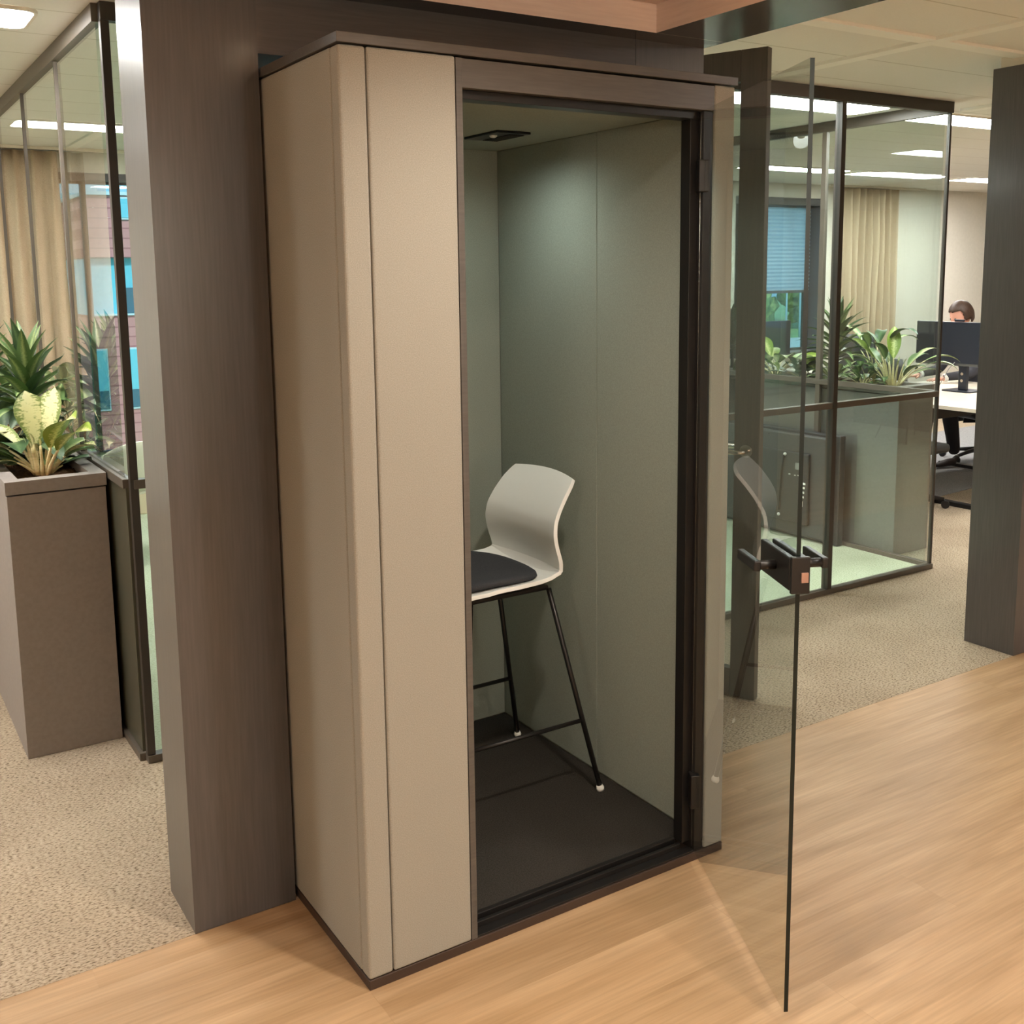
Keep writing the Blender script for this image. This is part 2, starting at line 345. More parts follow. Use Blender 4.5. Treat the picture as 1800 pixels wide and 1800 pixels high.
lamp(3.0, 4.1, -1.9, -1.6, 'ceiling lamp right of the canopy, out of view')
lamp(6.2, 7.4, 1.84, 2.12, 'near row ceiling lamp hidden by the right post')

# ------------------------------------------------------------------ dark wood portal + canopy
XE = 1.4798; XA = -.2925; ZB = 2.4406; T = .2385
bm = bmesh.new()
bm_box(bm, XA, -.010, D, D+T, 0, H-.001); o = link('wall_portal_left', bm, [M['lam_v']]); setstruct(o, 'dark wood laminate post left of the booth', 'post')
bm = bmesh.new(); bm_box(bm, -.010, 1.198, D, D+T, 2.286, H-.001); o = link('wall_portal_header', bm, M['lam_h']); setstruct(o, 'dark wood laminate header above the booth', 'header')
bm = bmesh.new(); bm_box(bm, 1.1995, XE, D, D+T, 0, H-.001); o = link('wall_portal_right', bm, M['lam_v']); setstruct(o, 'dark wood laminate post hidden behind the booth', 'post')
# canopy ring (underside dark, warm light painted into the inner faces)
bm = bmesh.new()
X1, YF = 1.1968, .366
bm_box(bm, XA, XE, YF, D-.001, ZB, H-.001)
o = link('ceiling_canopy_beam', bm, [M['lam_y'], M['lit_lam']]); setstruct(o, 'dark canopy beam along the portal', 'beam')
for p in o.data.polygons:
    if p.normal.y < -.9: p.material_index = 1
bm = bmesh.new(); bm_box(bm, X1, XE, -5, YF-.0005, ZB, H-.001)
o = link('ceiling_canopy_side', bm, [M['lam_y'], M['lit_lam']]); setstruct(o, 'dark canopy beam running towards the viewer on the right', 'beam')
for p in o.data.polygons:
    if p.normal.x < -.9: p.material_index = 1
o = struct('ceiling_canopy_panel', -4.5, X1-.001, -5, YF-.001, 2.522, 2.56, M['lit_lam'], 'canopy panel over the lobby, warm light in its colour')
bm = bmesh.new(); bm_box(bm, 3.3892, 3.95, D, D+.2453, 0, 2.58); o = link('wall_post_right', bm, M['lam_v']); setstruct(o, 'dark wood laminate post at the right picture edge', 'post')
struct('trim_9', 3.41, 3.93, D+.02, D+.225, 2.58, H, M['lampring'], 'cream shadow gap over the right post')

def downlight(x, y, z, label, wts=WARM):
    t = thing('downlight', label, 'downlight', (x, y, z), 0, 'warm downlights of the canopy')
    bm = bmesh.new(); bm_lathe(bm, [(.052, 0), (.052, -.004), (.036, -.004), (.036, 0)], n=28); link('ring', bm, M['lampring'], t)
    bm = bmesh.new(); bm_lathe(bm, [(.034, -.001), (.034, -.003)], n=24); link('lens', bm, M['warmdisc'], t)
    ld = bpy.data.lights.new('downlight_lamp', 'SPOT'); ld.energy = wts; ld.color = (1, .90, .78); ld.spot_size = math.radians(150); ld.spot_blend = .8; ld.shadow_soft_size = .05
    lo = bpy.data.objects.new('bulb', ld); COL.objects.link(lo); lo.parent = t; lo.location = (0, 0, -.012)
for i, (x, y) in enumerate(((.35, -.70), (.75, -1.6), (.35, -2.6), (-1.9, -2.6), (-.6, -3.4), (.8, -4.0))):
    downlight(x, y, 2.522, ['warm canopy downlight nearest to the booth front', 'second warm canopy downlight from the booth', 'warm canopy downlight above the viewer', 'added unseen canopy downlight far left of the viewer', 'warm canopy downlight behind the viewer', 'rearmost warm canopy downlight on the right'][i])  # far left one added to brighten that side of the lobby

for i, (x, y) in enumerate(((-4.2, -3.9), (.6, -5.2))):  # unseen globes added to brighten the booth front and canopy
    t = thing('fill_globe', ['added unseen fill globe behind the viewer on the left', 'added unseen fill globe behind the viewer on the right'][i], 'fill lamp', (x, y, 2.0 if x < 0 else 2.0), 0, 'added fill globes of the lobby')
    bm = bmesh.new(); bmesh.ops.create_uvsphere(bm, u_segments=32, v_segments=16, radius=.16); link('globe', bm, M['globe'], t, True)
    bm = bmesh.new(); bm_tube(bm, [(0, 0, .16), (0, 0, .52 if x < 1.1 else .62)], .004, 8); link('cord', bm, M['black'], t)

# ------------------------------------------------------------------ phone booth
W = 1.168; HF = 2.228; DB = 1.20
booth = thing('phone_booth', 'greige fabric phone booth with open glass door standing in the dark portal', 'phone booth', (0, 0, 0))
box('plinth', .0, W, .0, DB, 0, .026, M['plinth'], booth, .002)
def fabric_panel(name, x0, x1, y0, y1, z0=.027, z1=HF, bev=.006):
    return box(name, x0, x1, y0, y1, z0, z1, M['fabric'], booth, bev, 3)
# left corner panel wraps the corner
bm = bmesh.new(); bm_box(bm, 0.0, .0655, .0, .045, .027, HF, 0, .007, 3); link('corner_panel', bm, M['fabric'], booth)
fabric_panel('side_panel', 0.0, .048, .0455, DB)
fabric_panel('front_panel', .0675, .2905, .0, .045)
fabric_panel('front_panel', 1.0945, W, .0, .045)
fabric_panel('side_panel', W-.048, W, .0455, DB)
fabric_panel('rear_panel', .05, W-.05, DB-.045, DB)
box('roof_cap', -.004, W+.006, -.004, DB, 2.2305, 2.2525, M['lam_cap'], booth, .0012)
# lining
box('inner_wall', .0485, .055, .047, 1.135, .045, 2.165, M['fabric_in'], booth)
bm = bmesh.new(); bm_box(bm, 1.112, 1.1195, .047, .548, .045, 2.168, 0, .002); bm_box(bm, 1.112, 1.1195, .550, 1.137, .045, 2.168, 0, .002); link('inner_wall', bm, M['fabric_in'], booth)
box('inner_wall', .056, 1.111, 1.137, 1.150, .045, 2.168, M['fabric_in'], booth)
box('inner_ceiling', .056, 1.111, .06, 1.136, 2.168, 2.2, M['fabric_in'], booth)
box('booth_floor', .056, 1.111, .075, 1.136, .027, .042, M['felt_dark'], booth)
# front dark frame
FX0, FX1 = .3085, 1.0935
bm = bmesh.new()
bm_box(bm, .2915, .3085, .001, .05, .027, HF-.002, 0, .001); link('jamb', bm, M['lam_cap'], booth)
bm = bmesh.new(); bm_box(bm, 1.0600, 1.0935, .006, .055, .027, HF-.07, 0, .001); bm_box(bm, 1.032, 1.0599, .028, .065, .05, 2.140, 0, .001); link('jamb', bm, M['black'], booth)
bm = bmesh.new(); bm_box(bm, .3085, 1.0935, .002, .05, 2.160, HF-.003, 0, .001); link('header', bm, M['lam_cap'], booth)
bm = bmesh.new(); bm_box(bm, .3085, 1.0590, .024, .07, 2.1385, 2.1595, 0, .001); link('door_stop', bm, M['black'], booth)
bm = bmesh.new(); bm_box(bm, .3085, 1.0595, .004, .034, .0265, .031, 0, .001); bm_box(bm, .3085, 1.0315, .034, .046, .0265, .046, 0, .002); bm_box(bm, .3085, 1.0315, .058, .074, .0265, .052, 0, .002)
link('door_sill', bm, M['black'], booth)
# ceiling unit
cu = box('ventilation_unit', .80, .925, .64, .84, 2.160, 2.1675, M['black'], booth, .002)
bm = bmesh.new()
for k in range(7): bm_box(bm, .86+k*.008, .863+k*.008, .66, .82, 2.157, 2.161)
link('grille', bm, M['darkframe'], cu)
bm = bmesh.new(); bmesh.ops.create_uvsphere(bm, u_segments=16, v_segments=8, radius=.013, matrix=Matrix.Translation((.83, .71, 2.160)) @ Matrix.Diagonal((1, 1, .6, 1))); link('led_lens', bm, M['white'], cu, True)  # lens of the booth LED in plain white

ld = bpy.data.lights.new('booth_led', 'SPOT'); ld.spot_size = math.radians(172); ld.spot_blend = 1; ld.shadow_soft_size = .025; ld.energy = 3.4; ld.color = (.90, 1.0, .92)
lo = bpy.data.objects.new('led', ld); COL.objects.link(lo); lo.parent = booth; lo.location = (.83, .71, 2.146)
# glass door of the booth
import mathutils
HI = Vector((1.0665, .022)); FR = Vector((.755, -.640)); wd = (FR-HI).length; ang = math.atan2(FR.y-HI.y, FR.x-HI.x)
leaf = bpy.data.objects.new('glass_door', None); COL.objects.link(leaf); leaf.parent = booth; leaf.location = (HI.x, HI.y, 0); leaf.rotation_euler = (0, 0, ang); leaf.empty_display_size = .1
bm = bmesh.new(); bm_box(bm, .008, wd, -.005, .005, .036, 2.158, 0)
g = link('door_glass', bm, [M['glass'], M['glass_edge']], leaf)
for p in g.data.polygons:
    if p.normal.x > .9: p.material_index = 1
# local +x runs hinge -> free edge ; local y: side facing camera?
nloc = Vector((-math.sin(ang), math.cos(ang)))   # local +y in world
sgn = 1 if nloc.dot(Vector((-.9, .43))) > 0 else -1
bm = bmesh.new()
for z0, z1 in ((.04, .163), (.272, 1.943), (2.032, 2.15)): bm_box(bm, .0015, .0075, -.004, .004, z0, z1)
link('edge_strip', bm, M['chrome'], leaf)
for z0, z1 in ((1.945, 2.03), (.165, .27)):
    h_ = box('hinge', -.012, .03, -.014, .014, z0, z1, M['black'], leaf, .003)
lockx0, lockx1 = wd-.17, wd+.004
bm = bmesh.new()
bm_box(bm, lockx0, lockx1, sgn*.006 if sgn > 0 else -.022, .022 if sgn > 0 else -.006, 1.045, 1.118, 0, .003)
bm_box(bm, lockx0, lockx1, -.022 if sgn > 0 else .006, -.006 if sgn > 0 else .022, 1.045, 1.118, 0, .003)
lk = link('lock_case', bm, M['black'], leaf)
bm = bmesh.new(); bm_box(bm, wd+.0045, wd+.016, -.021, .021, 1.040, 1.122, 0, .002); link('strike_case', bm, M['black'], lk)
lat = box('latch', wd+.0162, wd+.020, -.0185*sgn if sgn > 0 else 0, 0 if sgn > 0 else .0155, 1.066, 1.088, M['copper'], lk)
for s_ in (1, -1):
    y = s_
    bm = bmesh.new()
    ho = .066 if y == sgn else .092
    bm_tube(bm, [(wd-.078, y*.022, 1.082), (wd-.078, y*ho, 1.082)], .0105, 16)
    bm_box(bm, wd-.180, wd-.067, y*ho-.008, y*ho+.008, 1.070, 1.094, 0, .003)
    link('lever_handle', bm, M['black'], lk)

# ------------------------------------------------------------------ bar stool
stool = thing('bar_stool', 'white shell bar stool with charcoal seat pad inside the phone booth', 'bar stool', (.80, .685, .042))
SX, SY, SZ = .80, .685, .042
def sw(y): # shell half width along the profile parameter 0..1 (front of seat -> top of back)
    pts = [(0, .15), (.06, .19), (.15, .215), (.30, .222), (.42, .215), (.50, .205), (.57, .205), (.64, .212), (.72, .210), (.82, .198), (.92, .186), (.97, .178), (1, .168)]
    for (a, va), (b, vb) in zip(pts, pts[1:]):
        if y <= b:
            t = (y-a)/(b-a); return va+(vb-va)*t
    return pts[-1][1]
prof = [(-.27, .680), (-.25, .700), (-.20, .712), (-.12, .716), (-.03, .713), (.03, .711), (.085, .714), (.124, .725), (.144, .748), (.142, .782), (.128, .822), (.117, .862), (.120, .902), (.139, .942), (.168, .985), (.194, 1.018), (.216, 1.045)]
def shell_grid(prof, nv=15, off=0):
    acc = [0]
    for a, b in zip(prof, prof[1:]): acc.append(acc[-1]+math.hypot(b[0]-a[0], b[1]-a[1]))
    rows = []
    NU = 40
    for i in range(NU+1):
        s = acc[-1]*i/NU
        k = max(j for j in range(len(acc)) if acc[j] <= s+1e-9); k = min(k, len(acc)-2)
        t = (s-acc[k])/(acc[k+1]-acc[k]); P = Vector(prof[k]).lerp(Vector(prof[k+1]), t)
        tan = (Vector(prof[min(k+2, len(prof)-1)])-Vector(prof[max(k-1, 0)])).normalized(); nn = Vector((-tan.y, tan.x))
        hw = sw(i/NU); row = []
        u = i/NU
        for j in range(nv):
            v = -1+2*j/(nv-1)
            curl = .026*abs(v)**2.2*(.4+.6*math.sin(PI*min(1, max(0, (u-.1)/.9))))
            q = P+nn*(curl+off)
            if u > .9: q = q + tan*(-.02*abs(v)**2)*((u-.9)/.1)
            row.append(Vector((q.x, v*hw, q.y)))
        rows.append(row)
    return rows
rows = shell_grid(prof)
bm = bmesh.new(); V = [[bm.verts.new(p) for p in r] for r in rows]
for i in range(len(V)-1):
    for j in range(len(V[0])-1):
        bm.faces.new((V[i][j], V[i][j+1], V[i+1][j+1], V[i+1][j]))
sh = link('seat_shell', bm, M['white_shell'], stool, True)
md = sh.modifiers.new('thick', 'SOLIDIFY'); md.thickness = .013; md.offset = 0
md = sh.modifiers.new('round', 'BEVEL'); md.width = .003; md.segments = 2; md.limit_method = 'ANGLE'
md = sh.modifiers.new('sub', 'SUBSURF'); md.levels = 1; md.render_levels = 2
# seat pad: rounded cushion on the shell
bm = bmesh.new(); NP = 44; ctop = None
def pad_out(a, k):
    x = math.cos(a); y = math.sin(a)
    ex = .188*(abs(x)**.72)*(1 if x > 0 else -1)*k; ey = .203*(abs(y)**.78)*(1 if y > 0 else -1)*k
    return (-.088+ex, ey)
rings = []
def shz(x):
    for (a, za), (b, zb) in zip(prof, prof[1:]):
        if a <= x <= b and b < .12: return za+(zb-za)*(x-a)/(b-a)
    return prof[6][1]
for k, dz in ((.97, .010), (1, .016), (.99, .024), (.94, .031), (.8, .034), (.4, .035)):
    rings.append([bm.verts.new((pad_out(2*PI*i/NP, k)[0], pad_out(2*PI*i/NP, k)[1], shz(pad_out(2*PI*i/NP, k)[0])+dz+.018*abs(pad_out(2*PI*i/NP, k)[1]/.2)**3)) for i in range(NP)])
for a, b in zip(rings, rings[1:]):
    for i in range(NP): bm.faces.new((a[i], a[(i+1) % NP], b[(i+1) % NP], b[i]))
bm.faces.new(rings[-1]); bm.faces.new(rings[0][::-1])
link('seat_pad', bm, M['seatpad'], stool, True)
# legs: from under seat out to the feet
tops = {(1, -1): (.10, -.160), (1, 1): (.10, .160), (-1, -1): (-.185, -.150), (-1, 1): (-.185, .150)}
feet = {(1, -1): (.240, -.252), (1, 1): (.240, .250), (-1, -1): (-.275, -.252), (-1, 1): (-.275, .250)}
def legp(key, z):
    (ax, ay), (bx, by) = tops[key], feet[key]; t = 1-z/.69
    return (ax+(bx-ax)*t, ay+(by-ay)*t, z)
for key in tops:
    bm = bmesh.new(); bm_tube(bm, [legp(key, .690), legp(key, .35), legp(key, .012)], .0085, 12)
    lg = link('leg', bm, M['black'], stool)
    bm = bmesh.new(); bm_tube(bm, [legp(key, .020), legp(key, .010), legp(key, .0015)], [.010, .014, .012], 14); link('foot_cap', bm, M['white'], lg)
bm = bmesh.new()
for s_ in (-1, 1):
    bm_tube(bm, [legp((1, s_), .245), legp((-1, s_), .245)], .007, 10)
bm_tube(bm, [legp((-1, -1), .245), legp((-1, 1), .245)], .007, 10)
link('footrest', bm, M['black'], stool)
bm = bmesh.new()
for s_ in (-1, 1): bm_tube(bm, [(-.195, s_*.150, .692), (.10, s_*.150, .692)], .0085, 10)
bm_box(bm, -.19, .10, -.16, .16, .688, .700, 0, .003)
link('seat_frame', bm, M['black'], stool)

# ------------------------------------------------------------------ glass meeting room
ZT0, ZT1 = 1.008, 1.040; TOP0 = 2.567
def tubebox(bm, x0, x1, y0, y1, z0, z1): bm_box(bm, x0, x1, y0, y1, z0, z1, 0, .0012, 1)
frm = thing('glass_partition', 'front glass partition of the meeting room with dark transom and corner posts', 'glass partition', (XG0, YG, 0), 0, 'glass walls of the meeting room')
def P_(t, x): return x-t.location.x
def pane(parent, x0, x1, y0, y1, z0, z1):
    L_ = parent.location
    return box('pane', x0-L_.x, x1-L_.x, y0-L_.y, y1-L_.y, z0, z1, M['glass_room'], parent)
def prt(parent, name, x0, x1, y0, y1, z0, z1, mat, bev=.0012):
    L_ = parent.location
    return box(name, x0-L_.x, x1-L_.x, y0-L_.y, y1-L_.y, z0, z1, mat, parent, bev, 1)
fp = [XG0+.02, .86, 1.70, 2.62, 3.437, XG1-.02]
prt(frm, 'bottom_rail', XG0, 1.68, YG-.02, YG+.02, 0.002, .03, M['greyframe']); prt(frm, 'bottom_rail', 2.62, XG1, YG-.02, YG+.02, .002, .03, M['greyframe'])
prt(frm, 'top_rail', XG0, XG1, YG-.02, YG+.02, TOP0, H-.001, M['darkframe'])
prt(frm, 'transom', XG0+.012, 1.68, YG-.018, YG+.018, ZT0, ZT1, M['greyframe']); prt(frm, 'transom', 2.64, XG1-.012, YG-.018, YG+.018, ZT0, ZT1, M['greyframe'])
prt(frm, 'post', XG0, XG0+.028, YG-.014, YG+.014, .03, TOP0, M['darkframe'])
prt(frm, 'post', XG1-.016, XG1, YG-.010, YG+.010, .03, TOP0, M['darkframe'])
for x in (.86, 1.69, 2.63, 3.437): prt(frm, 'post', x-.016, x+.016, YG-.022, YG+.022, .03, TOP0, M['darkframe'])
for a, b in ((XG0+.03, .843), (.877, 1.673), (2.647, 3.420), (3.454, XG1-.018)):
    pane(frm, a, b, YG-.005, YG+.005, .03, ZT0); pane(frm, a, b, YG-.005, YG+.005, ZT1, TOP0)
# left side
sl = thing('glass_partition', 'left glass wall of the meeting room above the near planter', 'glass partition', (XG0, YG, 0), 0, 'glass walls of the meeting room')
ys = [YG+.03, 2.346, 3.186, 4.03, 4.87, YW-.002]
prt(sl, 'bottom_rail', XG0-.02, XG0+.02, YG+.021, YW-.001, .002, .03, M['greyframe'])
prt(sl, 'top_rail', XG0-.02, XG0+.02, YG+.021, YW-.001, TOP0, H-.001, M['greyframe'])
prt(sl, 'transom', XG0-.018, XG0+.018, YG+.021, YW-.001, ZT0, ZT1, M['greyframe'])
for a, b in zip(ys, ys[1:]):
    pane(sl, XG0-.005, XG0+.005, a+.008, b-.008, ZT1, TOP0)
    prt(sl, 'lower_panel', XG0-.006, XG0+.006, a+.004, b-.004, .03, ZT0, M['olive'])
for y in ys[1:-1]: prt(sl, 'post', XG0-.012, XG0+.012, y-.008, y+.008, .03, TOP0, M['greyframe'])
# right side
sr = thing('glass_partition', 'right glass wall of the meeting room beside the far planter', 'glass partition', (XG1, YG, 0), 0, 'glass walls of the meeting room')
ysr = [YG+.03, 2.44, 3.28, 4.12, 4.96, YW-.002]
prt(sr, 'bottom_rail', XG1-.02, XG1+.02, YG+.021, YW-.001, .002, .03, M['greyframe'])
prt(sr, 'top_rail', XG1-.02, XG1+.02, YG+.021, YW-.001, TOP0, H-.001, M['darkframe'])
prt(sr, 'transom', XG1-.018, XG1+.018, YG+.021, YW-.001, ZT0, ZT1, M['greyframe'])
for a, b in zip(ysr, ysr[1:]):
    pane(sr, XG1-.005, XG1+.005, a+.008, b-.008, ZT1, TOP0); pane(sr, XG1-.005, XG1+.005, a+.008, b-.008, .03, ZT0)
for y in ysr[1:-1]: prt(sr, 'post', XG1-.014, XG1+.014, y-.018, y+.018, .03, TOP0, M['greyframe'])

# framed glass door standing open behind the booth
HX, HY = 1.742, 1.535; FX, FY = 2.071, .749
a2 = math.atan2(FY-HY, FX-HX); wl = math.hypot(FX-HX, FY-HY)
dr = thing('door_leaf', 'open glass door in a dark frame behind the booth with a steel lever', 'door', (HX, HY, .008), a2)
dr.name = 'framed_glass_door'
zt = 2.545
for nm, (x0, x1, z0, z1) in {'stile': (wl-.105, wl, 0, zt), 'stile ': (0, .105, 0, zt), 'top_rail': (.106, wl-.106, zt-.115, zt), 'bottom_rail': (.106, wl-.106, 0, .115)}.items():
    box(nm.strip(), x0, x1, -.02, .02, z0, z1, M['doorlam'], dr, .002)
box('pane', .106, wl-.106, -.004, .004, .116, zt-.116, M['glass_room'], dr)
for s_ in (-1, 1):
    bm = bmesh.new(); bm_tube(bm, [(wl-.052, s_*.0205, 1.02), (wl-.052, s_*.029, 1.02)], .026, 24); ro = link('rosette', bm, M['steel'], dr)
    bm = bmesh.new(); bm_tube(bm, [(wl-.052, s_*.029, 1.02), (wl-.052, s_*.062, 1.02), (wl-.060, s_*.070, 1.02), (wl-.075, s_*.072, 1.02), (wl-.185, s_*.072, 1.02)], .0095, 16); link('lever', bm, M['steel'], ro)

# ------------------------------------------------------------------ windows
def window(n, x0, x1, z0, z1, mull, label):
    bm = bmesh.new(); yg = YO-.05
    for a in ((x0, x0+.05, z0, z1), (x1-.05, x1, z0, z1), (x0+.05, x1-.05, z0, z0+.05), (x0+.05, x1-.05, z1-.06, z1)):
        bm_box(bm, a[0], a[1], yg-.02, yg+.04, a[2], a[3])
    for mx in mull: bm_box(bm, mx-.017, mx+.017, yg-.02, yg+.04, z0+.05, z1-.06)
    o = link('window_%d' % n, bm, M['winframe']); setstruct(o, label, 'window')
    bm = bmesh.new(); bm_box(bm, x0+.05, x1-.05, yg, yg+.008, z0+.05, z1-.06); link('window_glass', bm, M['glass_win'], o)
    bm = bmesh.new(); bm_box(bm, x0-.001, x0+.004, YW-.003, yg-.02, z0, z1); bm_box(bm, x1-.004, x1+.001, YW-.003, yg-.02, z0, z1); bm_box(bm, x0+.004, x1-.004, YW-.003, yg-.02, z1-.005, z1+.001)
    link('window_reveal', bm, M['reveal'], o)
    bm = bmesh.new(); bm_box(bm, x0, x1, YW-.05, yg-.021, z0+.001, z0+.025); link('window_sill', bm, M['reveal'], o)
    return o
window(1, *W1, (.655, 1.5), 'left window seen through the meeting room')
window(2, W2[0], W2[1], W2[2], W2[3], (7.40,), 'right window with a pleated blind')
# blind (pleated)
bl = thing('pleated_blind', 'light blue pleated blind pulled three quarters down the right window', 'blind', (7.55, YO-.09, 2.41))
bm = bmesh.new(); nz = 44; x0, x1 = -.02, .66; prev = None
for i in range(nz+1):
    z = -.02-.885*i/nz; y = .006*(1 if i % 2 else -1)
    cur = (bm.verts.new((x0, y, z)), bm.verts.new((x1, y, z)))
    if prev: bm.faces.new((prev[0], prev[1], cur[1], cur[0]))
    prev = cur
def blind_mat():
    mt, nt, b = newmat('pleated_blind'); N = nt.nodes; L = nt.links
    b.inputs['Base Color'].default_value = (*lin((190, 214, 232)), 1); b.inputs['Roughness'].default_value = .9
    tl = N.new('ShaderNodeBsdfTranslucent'); tl.inputs[0].default_value = (*lin((190, 218, 240)), 1)
    mx = N.new('ShaderNodeMixShader'); mx.inputs[0].default_value = .6
    L.new(b.outputs[0], mx.inputs[1]); L.new(tl.outputs[0], mx.inputs[2]); L.new(mx.outputs[0], N['Material Output'].inputs[0]); return mt
M['blind'] = blind_mat()
link('blind_fabric', bm, M['blind'], bl, fix=False)
box('head_rail', -.03, .67, -.018, .018, -.022, .0, M['winframe'], bl); box('bottom_rail', -.02, .66, -.012, .012, -.935, -.906, M['winframe'], bl)
bl2 = box('window_header_box', W2[0]+.006, W2[1]-.006, YW+.01, YW+.10, 2.405, W2[3]-.006, M['winframe'])
tag(bl2, 'dark blind casing at the top of the right window', 'blind casing')
bl3 = box('window_header_box', W1[0]+.006, W1[1]-.006, YW+.01, YW+.09, 2.42, W1[3]-.006, M['winframe']); tag(bl3, 'dark blind casing at the top of the left window', 'blind casing')
# curtains
def curtain(x0, x1, y, label, folds, amp=.045):
    bm = bmesh.new(); n = folds*10; rows = []
    for zi, z in enumerate((.02, .6, 1.3, 2.0, 2.45, H-.03)):
        r = []
        for i in range(n+1):
            u = i/n; k = amp*(1 if z < 2.3 else .75)
            r.append(bm.verts.new((x0+(x1-x0)*u+.012*math.sin(u*37+z*2), y+k*math.sin(2*PI*folds*u)+.01*math.sin(z*3+u*9), z)))
        rows.append(r)
    for a, b in zip(rows, rows[1:]):
        for i in range(n): bm.faces.new((a[i], a[i+1], b[i+1], b[i])).smooth = True
    o = link('curtain', bm, M['curtain']); md = o.modifiers.new('t', 'SOLIDIFY'); md.thickness = .003
    tag(o, label, 'curtain', 'sand coloured curtains'); return o
curtain(-.9, -.2, YW-.10, 'sand curtain at the far left behind the planter plants', 6)
curtain(-.08, .45, YW-.10, 'sand curtain left of the left window inside the meeting room', 5)
curtain(8.45, 9.33, YW-.10, 'sand curtain right of the pleated blind', 8)
# curtain rail
o = box('curtain_rail', 8.2, 9.8, YW-.12, YW-.08, H-.022, H-.001, M['lampring']); tag(o, 'cream ceiling rail of the right curtain', 'curtain rail')
o = box('curtain_rail', -1.2, .9, YW-.12, YW-.08, H-.022, H-.001, M['lampring']); tag(o, 'cream ceiling rail of the left curtains', 'curtain rail')
# heater under the left window
ht = thing('heater', 'low beige heater box under the left window', 'heater', (.5, YW-.10, .007)); box('casing', 0, 1.6, -.05, .05, 0, .20, M['beigebox'], ht, .006)
bm = bmesh.new()
for k in range(24): bm_box(bm, .06+k*.062, .10+k*.062, -.03, .03, .2005, .206)
link('grille', bm, M['steel'], ht)

# ------------------------------------------------------------------ plants
def leaf_geo(bm, base, az, pitch, length, width, droop, fold=.25, tipw=.5, n=8, uvl=None, mi=0, stem=0, shape=1.0, twist=0):
    """a bent blade starting at base; pitch: start angle above horizontal"""
    d = Vector((math.cos(az), math.sin(az), 0)); side = Vector((-math.sin(az), math.cos(az), 0)); p = Vector(base); ang_ = pitch
    prevr = None; step = length/n
    for i in range(n+1):
        t = i/n
        wv = width*.5*(math.sin(PI*min(1, t**shape*.96+.04))**.85)
        if i == n: wv = .0008
        tang = d*math.cos(ang_)+Vector((0, 0, math.sin(ang_)))
        up = -d*math.sin(ang_)+Vector((0, 0, math.cos(ang_)))
        s2 = (side*math.cos(twist*t)+up*math.sin(twist*t))
        r = [bm.verts.new(p-s2*wv+up*fold*wv), bm.verts.new(p-s2*wv*.5+up*fold*wv*.42), bm.verts.new(p), bm.verts.new(p+s2*wv*.5+up*fold*wv*.42), bm.verts.new(p+s2*wv+up*fold*wv)]
        if prevr:
            for k in range(4):
                f = bm.faces.new((prevr[k], prevr[k+1], r[k+1], r[k])); f.smooth = True; f.material_index = mi
                us = (k/4, (k+1)/4, (k+1)/4, k/4); vs = ((i-1)/n, (i-1)/n, i/n, i/n)
                for lp, a, b in zip(f.loops, us, vs): lp[uvl].uv = (a, b)
        prevr = r; p = p+tang*step; ang_ -= droop/n*(.5+t)
def stemline(bm, base, az, pitch, length, r0, r1, bend=.4, n=5):
    d = Vector((math.cos(az), math.sin(az), 0)); p = Vector(base); a = pitch; pts = [p.copy()]
    for i in range(n):
        p = p+(d*math.cos(a)+Vector((0, 0, math.sin(a))))*length/n; a -= bend/n; pts.append(p.copy())
    bm_tube(bm, pts, [r0+(r1-r0)*i/n for i in range(n+1)], 7)
    return pts[-1], a
def plant(name, label, cat, loc, spec, group='plants in the planters'):
    """spec: list of dict(az, pitch, st, L, w, droop, mi); mats"""
    t = thing(name, label, cat, loc, 0, group)
    bl_ = bmesh.new(); uvl = bl_.loops.layers.uv.new('UVMap'); bs = bmesh.new(); anyst = False
    for s in spec['leaves']:
        base = Vector((s.get('bx', 0), s.get('by', 0), s.get('bz', 0)))
        a = s['pitch']
        if s.get('st', 0) > 0:
            base, a = stemline(bs, base, s['az'], s['pitch'], s['st'], s.get('r', .008), s.get('r', .008)*.45, s.get('bend', .4)); anyst = True
        leaf_geo(bl_, base, s['az']+s.get('daz', 0), a+s.get('lift', 0), s['L'], s['w'], s['droop'], s.get('fold', .25), uvl=uvl, mi=s.get('mi', 0), shape=s.get('shape', 1), twist=s.get('tw', 0))
    for v in bl_.verts:                      # leaves rest against the glass and on the lid instead of passing through
        if loc[0] < 1: v.co.x = min(v.co.x, -.166-loc[0]+.003*math.sin(v.co.z*90))
        else: v.co.x = max(v.co.x, 4.342-loc[0]+.003*math.sin(v.co.z*90))
        if math.hypot(v.co.x, v.co.y) > .05: v.co.z = max(v.co.z, .033)
    o = link('foliage', bl_, spec['mats'], t, fix=False)
    if spec.get('trunk'):
        bm_tube(bs, [(0, 0, 0), (.004, .003, spec['trunk']*.5), (0, 0, spec['trunk'])], [.013, .011, .009], 8); anyst = True
    if anyst: link('stems', bs, spec.get('stem', M['stem']), t)
    else: bs.free()
    return t
rnd = random.Random(3)
def diff_leaves(n, h, L, w, seed, spread=1.0):
    r = random.Random(seed); out = []
    for i in range(n):
        az = 2*PI*i/n*1.0+r.uniform(-.3, .3); k = r.random()
        out.append(dict(az=az, pitch=PI/2-.25-.75*spread*k, st=h*(.75+.5*r.random()), bend=.5+.5*k, r=.0075, L=L*(.85+.3*r.random()), w=w*(.85+.3*r.random()), droop=1.0+1.0*k, mi=0 if r.random() < .6 else 1, fold=.3, bx=.02*math.cos(az), by=.02*math.sin(az), lift=.1, tw=r.uniform(-.5, .5)))
    return out
